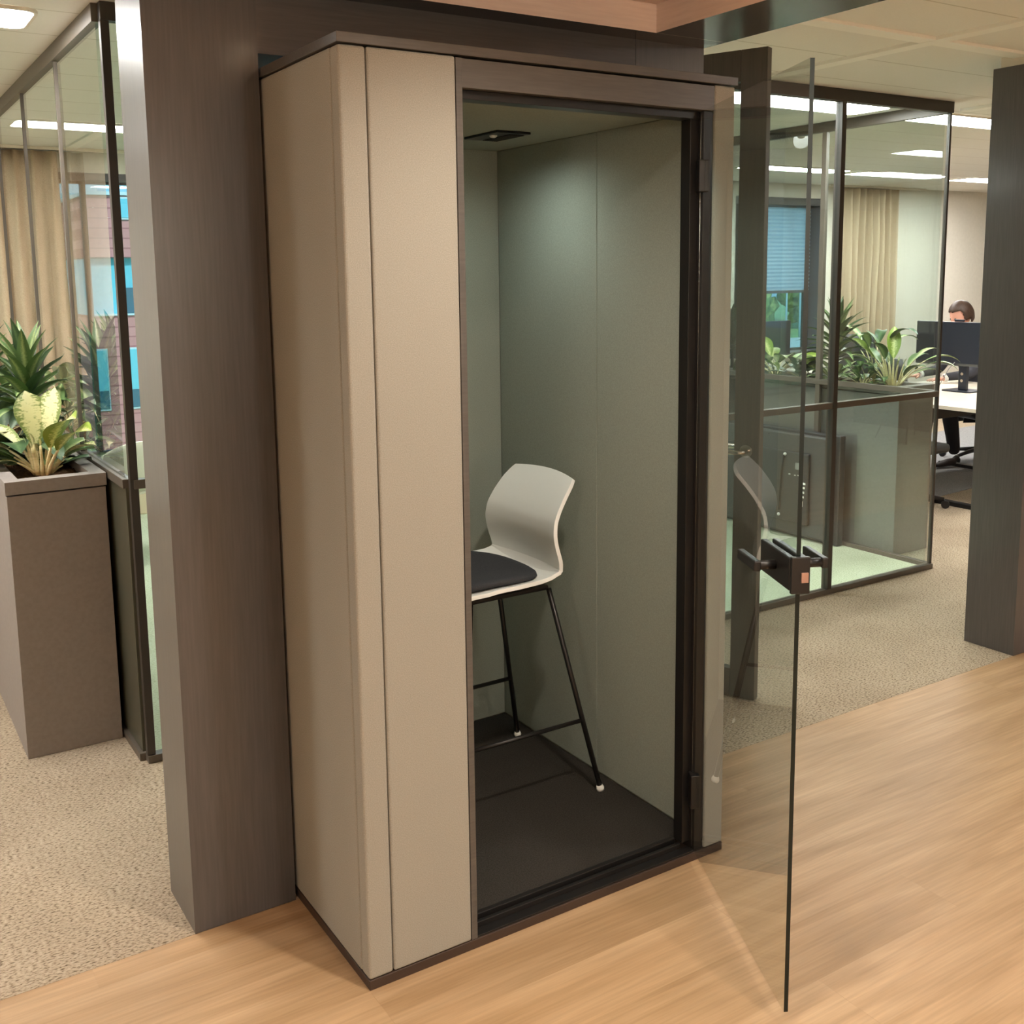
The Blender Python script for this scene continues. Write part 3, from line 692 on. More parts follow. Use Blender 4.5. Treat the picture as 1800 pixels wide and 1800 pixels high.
def dracaena(h, n, L, w, seed, mi=2):
    r = random.Random(seed); out = []
    for i in range(n):
        t = i/n; az = i*2.4+r.uniform(-.2, .2)
        out.append(dict(az=az, pitch=.25+1.15*t, bz=h*(.35+.65*t), L=L*(1-.25*t)*(.9+.2*r.random()), w=w, droop=1.3*(1-t)+.25, mi=mi if r.random() < .7 else 3, fold=.45, shape=.62, bx=.008*math.cos(az), by=.008*math.sin(az)))
    return out
def bushy(n, h, L, w, seed, mi=4):
    r = random.Random(seed); out = []
    for i in range(n):
        az = r.uniform(0, 2*PI)
        out.append(dict(az=az, pitch=.3+1.1*r.random(), st=h*(.3+.8*r.random()), r=.003, L=L*(.7+.5*r.random()), w=w*(.8+.4*r.random()), droop=1.2*r.random()+.4, mi=mi, fold=.2, bx=r.uniform(-.03, .03), by=r.uniform(-.03, .03)))
    return out
LM = [M['leaf_cream'], M['leaf_lime'], M['leaf_green'], M['leaf_dark'], M['leaf_silver']]
# image-right in the world is roughly (.85,-.53); the viewer stands towards (-.3,-.95) from the left planter
AR = math.atan2(-.53, .85)
def rel(deg): return AR+math.radians(deg)      # 0 = image right, 90 = away, 180 = image left, -90 = towards viewer
ZS = 1.0
# --- planter (left)
def planter(name, x0, x1, y0, y1, label, boxes):
    t = thing(name, label, 'planter', (x0, y0, .0015), 0, 'planters beside the meeting room')
    w_, l_ = x1-x0, y1-y0
    box('carcass', .004, w_-.004, .004, l_-.004, 0, .976, M['planter'], t, .001)
    # lid with cut-outs
    bm = bmesh.new(); z0, z1 = .982, 1.028; m_ = .05
    bm_box(bm, 0, m_, 0, l_, z0, z1); bm_box(bm, w_-m_, w_, 0, l_, z0, z1); ycur = 0
    for a, b in boxes:
        bm_box(bm, m_, w_-m_, ycur, a, z0, z1); ycur = b
    bm_box(bm, m_, w_-m_, ycur, l_, z0, z1)
    link('lid', bm, M['planter'], t)
    for a, b in boxes:
        bm = bmesh.new(); N_ = 14; g_ = [[bm.verts.new((m_+(w_-2*m_)*i/6, a+(b-a)*j/N_, .995+.012*noise.noise(Vector((i*1.7, j*1.3, a))))) for i in range(7)] for j in range(N_+1)]
        for j in range(N_):
            for i in range(6): bm.faces.new((g_[j][i], g_[j][i+1], g_[j+1][i+1], g_[j+1][i])).smooth = True
        s_ = link('soil', bm, M['soil'], t); s_['kind'] = 'stuff'
        md = s_.modifiers.new('t', 'SOLIDIFY'); md.thickness = .01; md.offset = -1
    return t
planter('planter_box', -.506, -.165, 1.835, 5.2, 'taupe planter cabinet with plants at the left picture edge', [(.06, .62), (.72, 1.9), (2.0, 3.2)])
planter('planter_box', 4.36, 4.69, 1.86, 5.2, 'taupe planter cabinet behind the right glass wall of the meeting room', [(.06, .62), (.68, 1.5), (1.6, 3.2)])

lv = [
 dict(az=rel(150), pitch=1.54, st=.085, L=.235, w=.155, droop=.3, mi=0, fold=.15, shape=1.75, r=.010, bend=.05),
 dict(az=rel(60), pitch=1.54, st=.095, L=.235, w=.150, droop=.35, mi=0, fold=.15, shape=1.75, r=.010, bend=.05),
 dict(az=rel(-42), pitch=1.3, st=.12, L=.26, w=.115, droop=1.1, mi=1, fold=.3, r=.010, bend=.4, tw=.6),
 dict(az=rel(-36), pitch=1.0, st=.13, L=.25, w=.10, droop=.95, mi=1, fold=.3, r=.010, bend=.3, tw=.6),
 dict(az=rel(-12), pitch=.95, st=.10, L=.20, w=.085, droop=1.2, mi=0, fold=.3, r=.008, bend=.4),
 dict(az=rel(165), pitch=1.15, st=.12, L=.22, w=.085, droop=1.35, mi=0, fold=.3, r=.010, bend=.4),
 dict(az=rel(185), pitch=1.0, st=.13, L=.23, w=.085, droop=1.7, mi=0, fold=.3, r=.009, bend=.5),
 dict(az=rel(200), pitch=.95, st=.10, L=.20, w=.08, droop=1.4, mi=2, fold=.3, r=.008, bend=.4),
 dict(az=rel(-110), pitch=1.5, st=.12, L=.05, w=.02, droop=.5, mi=0, fold=.3, r=.011, bend=.1),
 dict(az=rel(-5), pitch=.9, st=.08, L=.17, w=.07, droop=1.3, mi=2, fold=.3, r=.007, bend=.3),
 dict(az=rel(160), pitch=.75, st=.06, L=.19, w=.07, droop=1.2, mi=3, fold=.3, r=.007, bend=.3),
 dict(az=rel(20), pitch=.7, st=.05, L=.17, w=.07, droop=1.2, mi=3, fold=.3, r=.006, bend=.3),
 dict(az=rel(-130), pitch=.8, st=.09, L=.07, w=.03, droop=.9, mi=0, fold=.3, r=.006, bend=.3),
 dict(az=rel(110), pitch=1.0, st=.09, L=.17, w=.08, droop=1.0, mi=3, fold=.3, r=.007, bend=.3),
]
for i in range(9):
    lv.append(dict(az=rel(40*i+10), pitch=1.42, st=.11+.008*(i % 3), L=.03, w=.012, droop=.3, mi=0, fold=.3, r=.009, bend=.12))
for a, p_, m_ in ((215, .9, 3), (190, .9, 2), (140, 1.2, 2), (90, 1.2, 3), (45, 1.1, 2)):
    lv.append(dict(az=rel(a), pitch=p_, st=.07, L=.17, w=.08, droop=1.3, mi=m_, fold=.3, r=.006, bend=.4))
for i, s in enumerate(lv):
    s['bx'] = .028*math.cos(s['az']); s['by'] = .028*math.sin(s['az'])
plant('variegated_plant', 'cream and lime variegated plant with pale stems at the near end of the left planter', 'plant', (-.335, 2.12, ZS), dict(leaves=lv, mats=LM))
pl = [
 ('dragon_plant', 'spiky green plant right behind the cream variegated plant in the left planter', (-.30, 2.62, ZS), dict(leaves=dracaena(.36, 44, .30, .060, 5), mats=LM, trunk=.36, stem=M['trunk'])),
 ('dragon_plant', 'dark spiky plant at the left picture edge', (-.44, 2.95, ZS), dict(leaves=dracaena(.38, 40, .30, .060, 6, 2), mats=LM, trunk=.38, stem=M['trunk'])),
 ('leafy_plant', 'low dark leafy plant between the spiky and the cream plants of the left planter', (-.245, 2.40, ZS), dict(leaves=bushy(30, .18, .17, .08, 9, 2), mats=LM)),
 ('leafy_plant', 'dark leafy plant behind the stems of the cream plant in the left planter', (-.43, 2.42, ZS), dict(leaves=bushy(34, .22, .2, .09, 12, 3), mats=LM)),
 ('leafy_plant', 'leafy green plant at the back of the left planter', (-.30, 3.45, ZS), dict(leaves=bushy(30, .22, .2, .08, 10, 2), mats=LM)),
]
for n_, lab, loc, sp in pl: plant(n_, lab, 'plant', loc, sp)
# right planter
ZR = 1.0
lr = [
 dict(az=rel(175), pitch=1.35, st=.20, L=.26, w=.10, droop=1.0, mi=1, fold=.3, r=.009, bend=.5),
 dict(az=rel(150), pitch=1.45, st=.20, L=.20, w=.08, droop=.8, mi=2, fold=.3, r=.009, bend=.2),
 dict(az=rel(70), pitch=1.35, st=.19, L=.22, w=.085, droop=.6, mi=1, fold=.35, r=.009, bend=.1),
 dict(az=rel(200), pitch=1.45, st=.19, L=.16, w=.09, droop=1.6, mi=2, fold=.3, r=.009, bend=.2),
 dict(az=rel(10), pitch=1.2, st=.22, L=.16, w=.06, droop=1.0, mi=0, fold=.3, r=.007, bend=.5),
 dict(az=rel(-5), pitch=1.1, st=.24, L=.22, w=.05, droop=1.4, mi=4, fold=.35, r=.007, bend=.7),
 dict(az=rel(-30), pitch=1.05, st=.22, L=.20, w=.05, droop=1.5, mi=4, fold=.35, r=.007, bend=.7),
 dict(az=rel(0), pitch=.95, st=.12, L=.20, w=.05, droop=1.1, mi=4, fold=.35, r=.006, bend=.5),
 dict(az=rel(130), pitch=1.1, st=.14, L=.12, w=.05, droop=1.0, mi=2, fold=.35, r=.006, bend=.5),
]
for i in range(8):
    lr.append(dict(az=rel(45*i), pitch=1.40, st=.15+.01*(i % 3), L=.04, w=.014, droop=.3, mi=0, fold=.3, r=.008, bend=.15))
for a, p_, st_, m_ in ((165, 1.2, .16, 0), (120, 1.3, .17, 2), (80, 1.2, .16, 3), (20, 1.2, .16, 2), (195, 1.0, .13, 3), (-60, 1.2, .1, 2), (225, .8, .1, 2), (40, .9, .12, 3)):
    lr.append(dict(az=rel(a), pitch=p_, st=st_, L=.18, w=.075, droop=1.3, mi=m_, fold=.3, r=.006, bend=.4))
for s in lr: s['bx'] = .03*math.cos(s['az']); s['by'] = .03*math.sin(s['az'])
plant('variegated_plant', 'pale stemmed lime plant at the near end of the right planter', 'plant', (4.50, 2.02, ZR), dict(leaves=lr, mats=LM))
pr = [
 ('dragon_plant', 'tall spiky green plant in front of the sand curtain', (4.55, 2.50, ZR), dict(leaves=dracaena(.36, 44, .30, .055, 15), mats=LM, trunk=.36, stem=M['trunk'])),
 ('leafy_plant', 'pale silvery leafy plant at the foot of the tall spiky plant', (4.43, 2.42, ZR), dict(leaves=bushy(26, .09, .14, .06, 16, 4), mats=LM)),
 ('leafy_plant', 'bluish green leafy plant beside the pale stemmed lime plant', (4.43, 2.18, ZR), dict(leaves=bushy(30, .15, .11, .05, 17, 2), mats=LM)),
 ('leafy_plant', 'dark arching plant behind the lime plant of the right planter', (4.60, 2.24, ZR), dict(leaves=[dict(az=rel(a), pitch=1.4, st=.24+.03*(i % 3), L=.25, w=.07, droop=2.0, mi=3 if i % 2 else 4, r=.005, bend=.5) for i, a in enumerate((10, 60, 120, 170, 230, 300))], mats=LM)),
 ('variegated_plant', 'green and lime plant seen between the framed door and the booth door edge', (4.50, 2.98, ZR), dict(leaves=diff_leaves(17, .17, .24, .10, 21, .55), mats=LM)),
 ('dragon_plant', 'dark spiky plant just right of the booth, half hidden by the framed door', (4.55, 3.45, ZR), dict(leaves=dracaena(.32, 34, .28, .055, 22, 3), mats=LM, trunk=.32, stem=M['trunk'])),
 ('leafy_plant', 'silvery striped plant directly right of the booth in the right planter', (4.45, 3.72, ZR), dict(leaves=bushy(22, .12, .2, .07, 23, 4), mats=LM)),
 ('leafy_plant', 'small dark plant low between the two mullions of the right glass wall', (4.47, 2.70, ZR), dict(leaves=bushy(24, .12, .16, .06, 24, 3), mats=LM)),
]
for n_, lab, loc, sp in pr: plant(n_, lab, 'plant', loc, sp)

# ------------------------------------------------------------------ television leaning on the right glass wall (back towards the viewer)
tv = thing('television', 'grey television standing on the floor with its back to the viewer', 'television', (4.20, 2.18, .0075))
TL = 1.12
bm = bmesh.new(); bm_box(bm, 0.035, .085, 0, TL, .0, .70, 0, .006); link('screen_frame', bm, M['tv_dark'], tv)
bm = bmesh.new(); bm_box(bm, 0, .034, .035, TL-.035, .02, .682, 0, .012); cas = link('back_cover', bm, M['tv'], tv)
bm = bmesh.new(); bm_box(bm, -.022, -.0005, .20, TL-.20, .10, .565, 0, .008); link('electronics_bay', bm, M['tv_dark'], cas)
def lab_(y0, y1, z0, z1, mat, nm, x=-.0232): return box(nm, x-.002, x, y0, y1, z0, z1, mat, cas)
for i, (y, z) in enumerate(((.228, .372), (.232, .345), (.236, .315), (.238, .285))): lab_(y-.010, y+.010, z-.0065, z+.0065, M['white'], 'port')
lab_(.236, .256, .222, .258, M['white'], 'socket'); lab_(.262, .305, .455, .50, M['grey'], 'rating_label')
lab_(.345, .36, .415, .422, M['white'], 'port'); lab_(.30, .312, .412, .420, M['white'], 'port'); lab_(.27, .285, .415, .423, M['white'], 'port')
for y, z in ((.387, .546), (.83, .141), (.43, .141), (.838, .546)):
    bm = bmesh.new(); bmesh.ops.create_uvsphere(bm, u_segments=12, v_segments=8, radius=.0105, matrix=Matrix.Translation((-.032, y, z))); link('mount_knob', bm, M['white'], cas, True)
bm = bmesh.new(); bm_tube(bm, [(-.0315, .40, .54), (-.029, .42, .44), (-.029, .432, .17)], .006, 8); link('bracket', bm, M['black'], cas)
bm = bmesh.new(); bm_tube(bm, [(-.0315, .84, .54), (-.029, .85, .34), (-.029, .835, .15)], .004, 8); link('cable', bm, M['black'], cas)
for y, z in ((.065, .62), (.065, .44), (.065, .26), (.3, .655), (.56, .655), (.85, .655)):
    bm = bmesh.new(); bm_tube(bm, [(-.003, y, z), (.002, y, z)], .006, 10); link('screw', bm, M['black'], cas)

# ------------------------------------------------------------------ white tub chair in the meeting room
ch = thing('meeting_chair', 'white shell chair with black legs inside the meeting room left of the dark post', 'chair', (.47, 4.60, .0065), math.radians(15))
bm = bmesh.new(); nv = 24; rows = []
for k, (zz, ro, rb) in enumerate(((.40, .12, .12), (.42, .20, .20), (.48, .235, .25), (.58, .235, .265), (.68, .22, .27), (.755, .19, .265))):
    r = []
    for j in range(nv+1):
        a = PI*(-.10)+(PI*1.20)*j/nv
        arm = min(1, max(0, math.sin(a)))
        zt_ = zz if zz <= .56 else .56+(zz-.56)*(arm**.7)
        r.append(bm.verts.new((ro*1.02*math.cos(a), -rb*math.sin(a)*(1 if True else 1), zt_)))
    rows.append(r)
for a, b in zip(rows, rows[1:]):
    for j in range(nv): bm.faces.new((a[j], a[j+1], b[j+1], b[j]))
bm.faces.new(rows[0])
s_ = link('shell', bm, M['tub'], ch, True); md = s_.modifiers.new('t', 'SOLIDIFY'); md.thickness = .012; md = s_.modifiers.new('s', 'SUBSURF'); md.levels = 1; md.render_levels = 1
bm = bmesh.new(); bm_lathe(bm, [(.0, .40), (.16, .40), (.205, .415), (.20, .432), (.0, .436)], n=28); link('seat', bm, M['tub'], ch)
for sx in (-1, 1):
    for sy in (-1, 1):
        bm = bmesh.new(); bm_tube(bm, [(sx*.13, sy*.13, .404), (sx*.24, sy*.24, .002)], [.011, .007], 10); link('leg', bm, M['black'], ch)
# meeting table in the room (its edge peeks behind the chair)

# ------------------------------------------------------------------ desk, monitor, person
dk = thing('desk', 'white topped desk right of the meeting room where a person works', 'desk', (5.78, 2.22, .001))
bm = bmesh.new(); bm_prism(bm, rrect(0, 1.62, 0, 1.50, .01, 2), .714, .740); link('desk_top', bm, M['desk'], dk)
for sx in (.10, 1.50):
    bm = bmesh.new(); bm_box(bm, sx-.03, sx+.03, .72, .78, .03, .713, 0, .003); bm_box(bm, sx-.035, sx+.035, .10, 1.40, .0, .03, 0, .004); link('leg', bm, M['black'], dk)
box('cable_tray', .10, 1.45, .55, .95, .60, .70, M['black'], dk, .005)
mo = thing('monitor', 'black monitor on the desk in front of the person', 'monitor', (6.70, 3.04, .742))
bm = bmesh.new(); bm_prism(bm, rrect(-.11, .11, -.13, .13, .03), 0, .010); link('base', bm, M['monitor'], mo)
bm = bmesh.new(); bm_box(bm, -.02, .02, -.035, .035, .010, .36, 0, .006); st = link('stand', bm, M['monitor'], mo)
for z in (.085, .14):
    bm = bmesh.new(); bm_tube(bm, [(-.021, 0, z), (-.024, 0, z)], .012, 16); link('cable_hole', bm, M['steel'], st)
bm = bmesh.new(); bm_box(bm, -.05, -.024, -.16, .42, .205, .556, 0, .006); cs = link('casing', bm, M['monitor'], mo)
box('lower_edge', -.0515, -.0505, -.155, .415, .206, .225, M['tv'], cs)
bm = bmesh.new(); bm_box(bm, -.032, -.012, .0, .085, .557, .575, 0, .004); link('webcam', bm, M['monitor'], mo)
bm = bmesh.new(); bm_tube(bm, [(6.685-6.70, 3.06-3.04, .35-.06), (-.08, .08, .18), (-.1, .16, .02), (-.2, .28, .006), (-.42, .36, .006)], .003, 8); link('cable', bm, M['grey'], mo)

def skin_mesh(name, verts, edges, radii, mat, parent=None, sub=2, root=0):
    me = bpy.data.meshes.new(name); me.from_pydata([Vector(v) for v in verts], edges, []); me.materials.append(mat)
    o = bpy.data.objects.new(name, me); COL.objects.link(o)
    if parent: o.parent = parent
    sk = o.modifiers.new('skin', 'SKIN')
    lay = me.skin_vertices[0].data if me.skin_vertices else None
    if lay is None:
        me.attributes  # ensure
    for i, r in enumerate(radii):
        v = me.skin_vertices[0].data[i]; v.radius = (r, r) if not isinstance(r, tuple) else r; v.use_root = (i == root)
    sk.use_smooth_shade = True
    sb = o.modifiers.new('sub', 'SUBSURF'); sb.levels = sub; sb.render_levels = sub
    return o
# person seated, facing image-left. local frame: +x forward, +y to person's left, z up
pr_az = math.atan2(.30, -.95)
pe = thing('person', 'person with brown hair in a dark jacket seated behind the black monitor', 'person', (7.65, 3.54, .0045), pr_az)
V_ = []; E_ = []; R_ = []
def J(p, r, par=None):
    V_.append(p); R_.append(r); i = len(V_)-1
    if par is not None: E_.append((par, i))
    return i
pel = J((0, 0, .52), (.15, .13)); wa = J((.02, 0, .72), (.13, .115), pel); ch_ = J((.07, 0, .94), (.155, .125), wa); up_ = J((.11, 0, 1.08), (.13, .10), ch_); nk = J((.15, 0, 1.16), .055, up_); nk2 = J((.18, 0, 1.22), .05, nk)
for s_ in (-1, 1):
    shd = J((.12, s_*.17, 1.07), .062, up_)
    el = J((.24, s_*.23, .81), .05, shd); wr = J((.50, s_*.17, .785), .034, el)
for s_ in (-1, 1):
    hp_ = J((.02, s_*.09, .50), .092, pel); kn = J((.42, s_*(.11 if s_ < 0 else .17), .50), .068, hp_)
    an = J((.46 if s_ < 0 else .38, s_*(.11 if s_ < 0 else .22), .12), .042, kn)
nm_ = skin_mesh('body', V_, E_, R_, M['jacket'], pe, 2)
nm_.data.materials.append(M['trouser'])
# trousers as clothing child (slightly larger legs)
V_ = []; E_ = []; R_ = []
pel = J((0, 0, .54), (.158, .138))
for s_ in (-1, 1):
    hp_ = J((.02, s_*.09, .50), .102, pel); mk = J((.22, s_*.10, .505), .088, hp_); kn = J((.42, s_*(.11 if s_ < 0 else .17), .495), .078, mk); sh_ = J((.45 if s_ < 0 else .40, s_*(.11 if s_ < 0 else .20), .30), .064, kn); an = J((.46 if s_ < 0 else .38, s_*(.11 if s_ < 0 else .22), .10), .052, sh_)
skin_mesh('trousers', V_, E_, R_, M['trouser'], pe, 2)
# head (face towards +x, looking down)
hd = bpy.data.objects.new('head', None); COL.objects.link(hd); hd.parent = pe; hd.location = (.215, 0, 1.305); hd.rotation_euler = (0, .45, 0)
bm = bmesh.new(); bmesh.ops.create_icosphere(bm, subdivisions=4, radius=1)
for v in bm.verts:
    x, y, z = v.co; X_, Y_, Z_ = x*.095, y*.074, z*.115
    if z < -.1: Y_ *= 1-.28*min(1, (-z-.1)/.9); X_ *= 1-.08*min(1, -z)
    if x > 0 and z < -.45: X_ += .012
    if x < 0 and z < -.5: X_ *= .75
    g_ = math.exp(-((y/.16)**2+((z+.12)/.2)**2))*(x > .5); X_ += .022*g_
    e_ = math.exp(-(((abs(y)-.38)/.16)**2+((z-.05)/.12)**2))*(x > .5); X_ -= .008*e_
    l_ = math.exp(-((y/.28)**2+((z+.48)/.06)**2))*(x > .4); X_ += .006*l_
    v.co = (X_, Y_, Z_)
link('face', bm, M['skin'], hd, True)
for s_ in (-1, 1):
    bm = bmesh.new(); bmesh.ops.create_uvsphere(bm, u_segments=10, v_segments=8, radius=1, matrix=Matrix.Translation((-.005, s_*.073, -.005)) @ Matrix.Diagonal((.018, .009, .03, 1))); link('ear', bm, M['skin'], hd, True)
    bm = bmesh.new(); bmesh.ops.create_uvsphere(bm, u_segments=10, v_segments=8, radius=.0105, matrix=Matrix.Translation((.080, s_*.029, .006))); link('eye', bm, M['tv_dark'], hd, True)
bm = bmesh.new(); bmesh.ops.create_icosphere(bm, subdivisions=4, radius=1)
dl = []
for v in bm.verts:
    x, y, z = v.co
    v.co = (x*.108-.010, y*.086, z*.125+.006)
    if (x > .42 and z < .50) or (z < -.30 and x > -.15) or z < -.72: dl.append(v)
bmesh.ops.delete(bm, geom=dl, context='VERTS')
for v in bm.verts: v.co += v.normal*.004*noise.noise(v.co*60)
hr = link('hair', bm, M['hair'], hd, True); md = hr.modifiers.new('t', 'SOLIDIFY'); md.thickness = .012; md.offset = 0
# hands
for s_ in (-1, 1):
    V_ = []; E_ = []; R_ = []
    wr = J((.48, s_*.17, .775), .024); pa = J((.53, s_*.168, .772), (.030, .017), wr); pk = J((.565, s_*.166, .770), (.034, .014), pa)
    for k, (dy, l1) in enumerate(((-.027, .070), (-.009, .082), (.009, .078), (.026, .062))):
        f1 = J((.575, s_*.166+dy, .770), .0095, pk); f2 = J((.575+l1*.5, s_*.166+dy*1.15, .768), .0085, f1); f3 = J((.575+l1*.85, s_*.166+dy*1.2, .756), .0072, f2)
    t1 = J((.515, s_*.168-s_*.032, .768), .0105, pa); t2 = J((.545, s_*.168-s_*.052, .760), .0085, t1); t3 = J((.565, s_*.168-s_*.056, .756), .0075, t2)
    skin_mesh('hand', V_, E_, R_, M['skin'], pe, 1)
    bm = bmesh.new(); bm_tube(bm, [(.462, s_*.176, .784), (.488, s_*.170, .780)], .036, 14); link('cuff', bm, M['cuff'], pe)
    an, ay = (.46, -.11) if s_ < 0 else (.38, .22)
    V_ = []; E_ = []; R_ = []
    h0 = J((an-.035, ay, .042), (.036, .040)); h1 = J((an, ay, .075), (.045, .05), h0); h2 = J((an+.06, ay, .045), (.040, .036), h0); h3 = J((an+.14, ay+.005, .030), (.044, .026), h2); h4 = J((an+.20, ay+.008, .024), (.032, .018), h3)
    skin_mesh('shoe', V_, E_, R_, M['shoe'], pe, 2)

def office_chair(label, loc, rz, col='tv_dark'):
    t = thing('office_chair', label, 'office chair', loc, rz, 'office chairs at the desks')
    bm = bmesh.new(); bm_box(bm, -.24, .24, -.24, .24, .40, .47, 0, .03, 3); link('seat', bm, M[col], t, True)
    bm = bmesh.new(); g_ = []
    for i in range(9):
        z = .58+.52*i/8; r = []
        for j in range(9):
            v = -1+j/4; r.append(bm.verts.new((-.25-.05*i/8+.05*v*v*.8, v*.21*(1-.25*(i/8)**4), z)))
        g_.append(r)
    for a, b in zip(g_, g_[1:]):
        for j in range(8): bm.faces.new((a[j], a[j+1], b[j+1], b[j]))
    b_ = link('backrest', bm, M[col], t, True); md = b_.modifiers.new('t', 'SOLIDIFY'); md.thickness = .04
    bm = bmesh.new(); bm_tube(bm, [(-.1, 0, .40), (-.27, 0, .42), (-.30, 0, .62)], .018, 10); link('back_bracket', bm, M['black'], t)
    bm = bmesh.new(); bm_tube(bm, [(0, 0, .41), (0, 0, .07)], .026, 14); link('column', bm, M['black'], t)
    for k in range(5):
        a = 2*PI*k/5+.3; c, s = math.cos(a), math.sin(a)
        bm = bmesh.new(); bm_tube(bm, [(.02*c, .02*s, .10), (.17*c, .17*s, .085), (.30*c, .30*s, .066)], [.022, .018, .014], 10); lg = link('leg', bm, M['black'], t)
        bm = bmesh.new()
        for q in (-1, 1):
            o1 = Vector((.31*c, .31*s, .029))+Vector((-s, c, 0))*.011*q
            bm_tube(bm, [o1-Vector((-s, c, 0))*.008, o1+Vector((-s, c, 0))*.008], .0285, 16)
        bm_tube(bm, [(.31*c, .31*s, .03), (.305*c, .305*s, .066)], .008, 8)
        link('castor', bm, M['black'], lg)
    return t
office_chair('black office chair the person sits on', (7.69, 3.53, .0045), pr_az)
office_chair('empty black office chair with one castor showing in front of the desk', (5.57, 2.74, .0015), math.radians(0))
office_chair('dark office chair back showing above the right planter plants', (7.10, 4.55, .0045), math.radians(200))
# far desk with two monitors seen behind the plants
d2 = thing('desk', 'far desk with monitors behind the right planter under the blind', 'desk', (5.55, 4.78, .0015))
bm = bmesh.new(); bm_prism(bm, rrect(0, 1.6, 0, .8, .01, 2), .714, .740); link('desk_top', bm, M['desk'], d2)
for sx in (.08, 1.52):
    bm = bmesh.new(); bm_box(bm, sx-.03, sx+.03, .37, .43, .03, .713, 0, .003); bm_box(bm, sx-.035, sx+.035, .05, .75, 0, .03, 0, .004); link('leg', bm, M['black'], d2)
def small_monitor(x, y, rz, label):
    t = thing('monitor', label, 'monitor', (x, y, .7425), rz, 'monitors on the far desk')
    bm = bmesh.new(); bm_prism(bm, rrect(-.12, .12, -.09, .09, .03), 0, .01); link('base', bm, M['monitor'], t)
    box('stand', -.03, .03, -.02, .02, .01, .40, M['monitor'], t, .004); bm = bmesh.new(); bm_box(bm, -.29, .29, -.045, -.022, .17, .50, 0, .006); link('casing', bm, M['monitor'], t)
small_monitor(5.95, 5.1, 0, 'left one of two dark monitors behind the plants below the blind')
small_monitor(6.60, 5.1, 0, 'right one of two dark monitors behind the plants below the blind')
# black bag beside the shoe
bg_ = thing('backpack', 'black bag on the floor under the desk beside the person', 'bag', (6.86, 3.62, .0055), .4)
bm = bmesh.new(); bm_box(bm, -.13, .13, -.09, .09, 0, .40, 0, .05, 4)
for v in bm.verts: v.co.x += .012*noise.noise(v.co*9); v.co.y *= 1-.25*max(0, v.co.z-.2)
link('sack', bm, M['trouser'], bg_, True)
bm = bmesh.new(); bm_tube(bm, [(-.04, 0, .385), (-.035, 0, .44), (0, 0, .455), (.035, 0, .44), (.04, 0, .385)], .008, 8); link('strap', bm, M['black'], bg_)

# ------------------------------------------------------------------ outside
o = struct('ground_outside', -30, 80, 6.6, 80, -1.25, -1.15, M['grass'], 'lawn outside the windows'); o['category'] = 'lawn'
bd = thing('brick_building', 'pink brick building with cyan windows outside the left window', 'building', (2.65, 16, -1.15))
def brick_mat():
    mt, nt, b = newmat('pink_brick'); N = nt.nodes; L = nt.links
    tc = N.new('ShaderNodeTexCoord'); mp = N.new('ShaderNodeMapping'); mp.inputs['Rotation'].default_value = (PI/2, 0, 0); L.new(tc.outputs['Object'], mp.inputs[0])
    br = N.new('ShaderNodeTexBrick'); br.inputs['Scale'].default_value = 1; br.inputs['Brick Width'].default_value = 4; br.inputs['Row Height'].default_value = .16; br.inputs['Mortar Size'].default_value = .012
    br.inputs['Color1'].default_value = (*lin((222, 148, 146)), 1); br.inputs['Color2'].default_value = (*lin((216, 142, 140)), 1); br.inputs['Mortar'].default_value = (*lin((180, 110, 112)), 1)
    L.new(mp.outputs[0], br.inputs['Vector']); L.new(br.outputs[0], b.inputs['Base Color']); b.inputs['Roughness'].default_value = .9; return mt
M['brick'] = brick_mat()
bmw = bmesh.new(); bm_box(bmw, 0, 9, 0, 5, 0, 2.27); link('brick_wall', bmw, M['brick'], bd)
bmw = bmesh.new(); bm_box(bmw, 0, 9, .1, 5, 2.275, 3.20); link('glazed_band', bmw, M['bwin'], bd)
bmw = bmesh.new(); bm_box(bmw, 0, 9, 0, 5, 3.22, 4.20); link('upper_wall', bmw, M['brick'], bd)
box('coping', -.04, 9.04, -.05, 5, 4.205, 4.26, M['bcop'], bd); box('ledge', -.02, 9.02, -.04, 5, 3.202, 3.218, M['reveal'], bd); box('ledge', -.02, 9, -.03, .09, 2.271, 2.30, M['bcop'], bd)
for x, z0, z1, w_ in ((-.02, .75, 1.71, .17), (.47, .75, 1.71, .24), (1.4, .75, 1.71, .24), (.48, 3.85, 4.15, .25), (1.4, 3.85, 4.15, .4)):
    f_ = box('window_frame', x-.02, x+w_+.02, -.03, -.001, z0-.03, z1+.03, M['bcop'], bd)
    box('glazing', x, x+w_, -.04, -.031, z0+(.30 if z0 < 1 else 0), z1, M['bwin'], f_)
    if z0 < 1: box('lower_glazing', x, x+w_, -.04, -.031, z0, z0+.295, M['bwin_dark'], f_)
for x in (.42, .95, 1.7): box('mullion', x-.02, x+.02, .04, .099, 2.31, 3.19, M['bcop'], bd)
box('dark_glazing', .46, .93, .06, .099, 2.31, 2.72, M['bwin_dark'], bd)
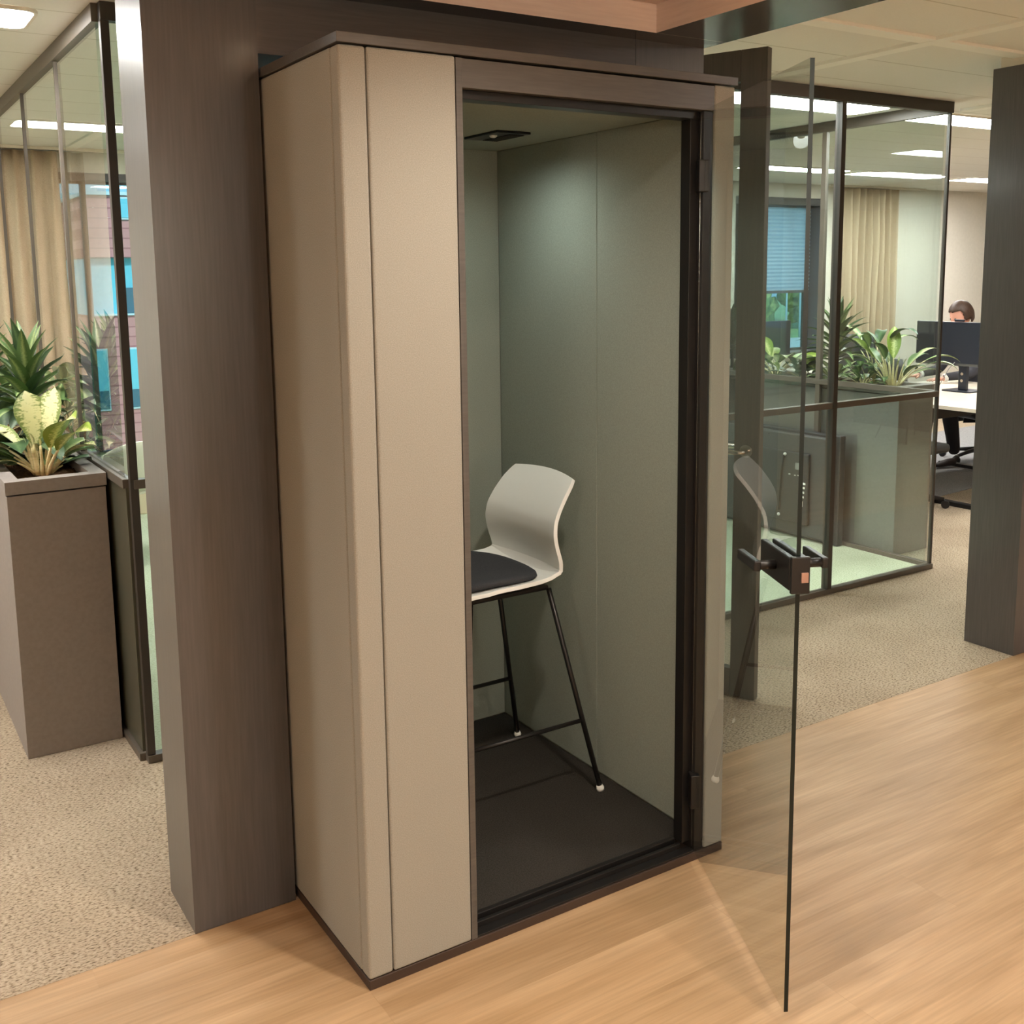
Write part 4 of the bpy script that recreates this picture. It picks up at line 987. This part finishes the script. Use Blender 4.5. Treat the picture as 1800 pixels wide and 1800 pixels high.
# second tower behind (bluish)
tw = thing('far_building', 'pale blue glazed building left of the brick building', 'building', (.6, 24, -1.15))
box('facade', 0, 3.9, 0, 4, 0, 5.4, M['bcop'], tw)
for i in range(4):
    for j in range(3): box('glazing', .25+i*.9, .9+i*.9, -.03, -.001, .8+j*1.5, 1.8+j*1.5, M['bwin'], tw)
# road, trees and lamp posts outside the right window
o = struct('ground_road', 10, 80, 24, 29, -1.149, -1.12, M['road'], 'pale road outside the right window'); o['category'] = 'road'
def tree(x, y, s, seed, label):
    t = thing('tree', label, 'tree', (x, y, -1.149), 0, 'trees outside the right window'); r = random.Random(seed)
    bm = bmesh.new(); bm_tube(bm, [(0, 0, 0), (.05, 0, s*.3), (0, .05, s*.6)], [.22, .16, .1], 10); link('trunk', bm, M['trunk'], t)
    bm = bmesh.new()
    for i in range(38):
        a = r.uniform(0, 2*PI); q = r.uniform(0, s*.36); c = Vector((q*math.cos(a), q*math.sin(a), s*r.uniform(.12, .85)))
        mm = Matrix.Translation(c); rr = s*r.uniform(.09, .15)
        g_ = bmesh.ops.create_icosphere(bm, subdivisions=3, radius=rr, matrix=mm)
        for v in g_['verts']: v.co += (v.co-c).normalized()*rr*.6*noise.noise(v.co*2.3)+(v.co-c).normalized()*rr*.4*noise.noise(v.co*7)
    link('crown', bm, M['tree'], t, True)
for i, (x, y, s) in enumerate(((35.6, 33.8, 5.2), (40.2, 34.6, 5.6), (46.5, 35, 6), (42.0, 41, 6.5), (52.5, 37, 6), (30.0, 36, 5.5))):
    tree(x, y, s, i, ['rounded green tree at the left side of the gap under the blind', 'tall green tree in the middle of the gap under the blind', 'green tree at the right side of the gap under the blind', 'green tree of the second row between the front trees', 'green tree at the far right beyond the road', 'green tree at the far left beyond the road'][i])
for i, (x, y, h) in enumerate(((32.6, 28.9+.3, 3.2), (31.9, 27.6+1.7, 2.2))):
    t = thing('lamp_post', ['taller pale lamp post seen under the blind', 'shorter pale lamp post seen under the blind'][i], 'lamp post', (x+1, y, -1.149), 0, 'lamp posts along the road')
    bm = bmesh.new(); bm_tube(bm, [(0, 0, 0), (0, 0, h)], [.05, .035], 8); link('pole', bm, M['metalgrey'], t)
    box('head', -.28, .04, -.06, .06, h, h+.05, M['metalgrey'], t, .01)
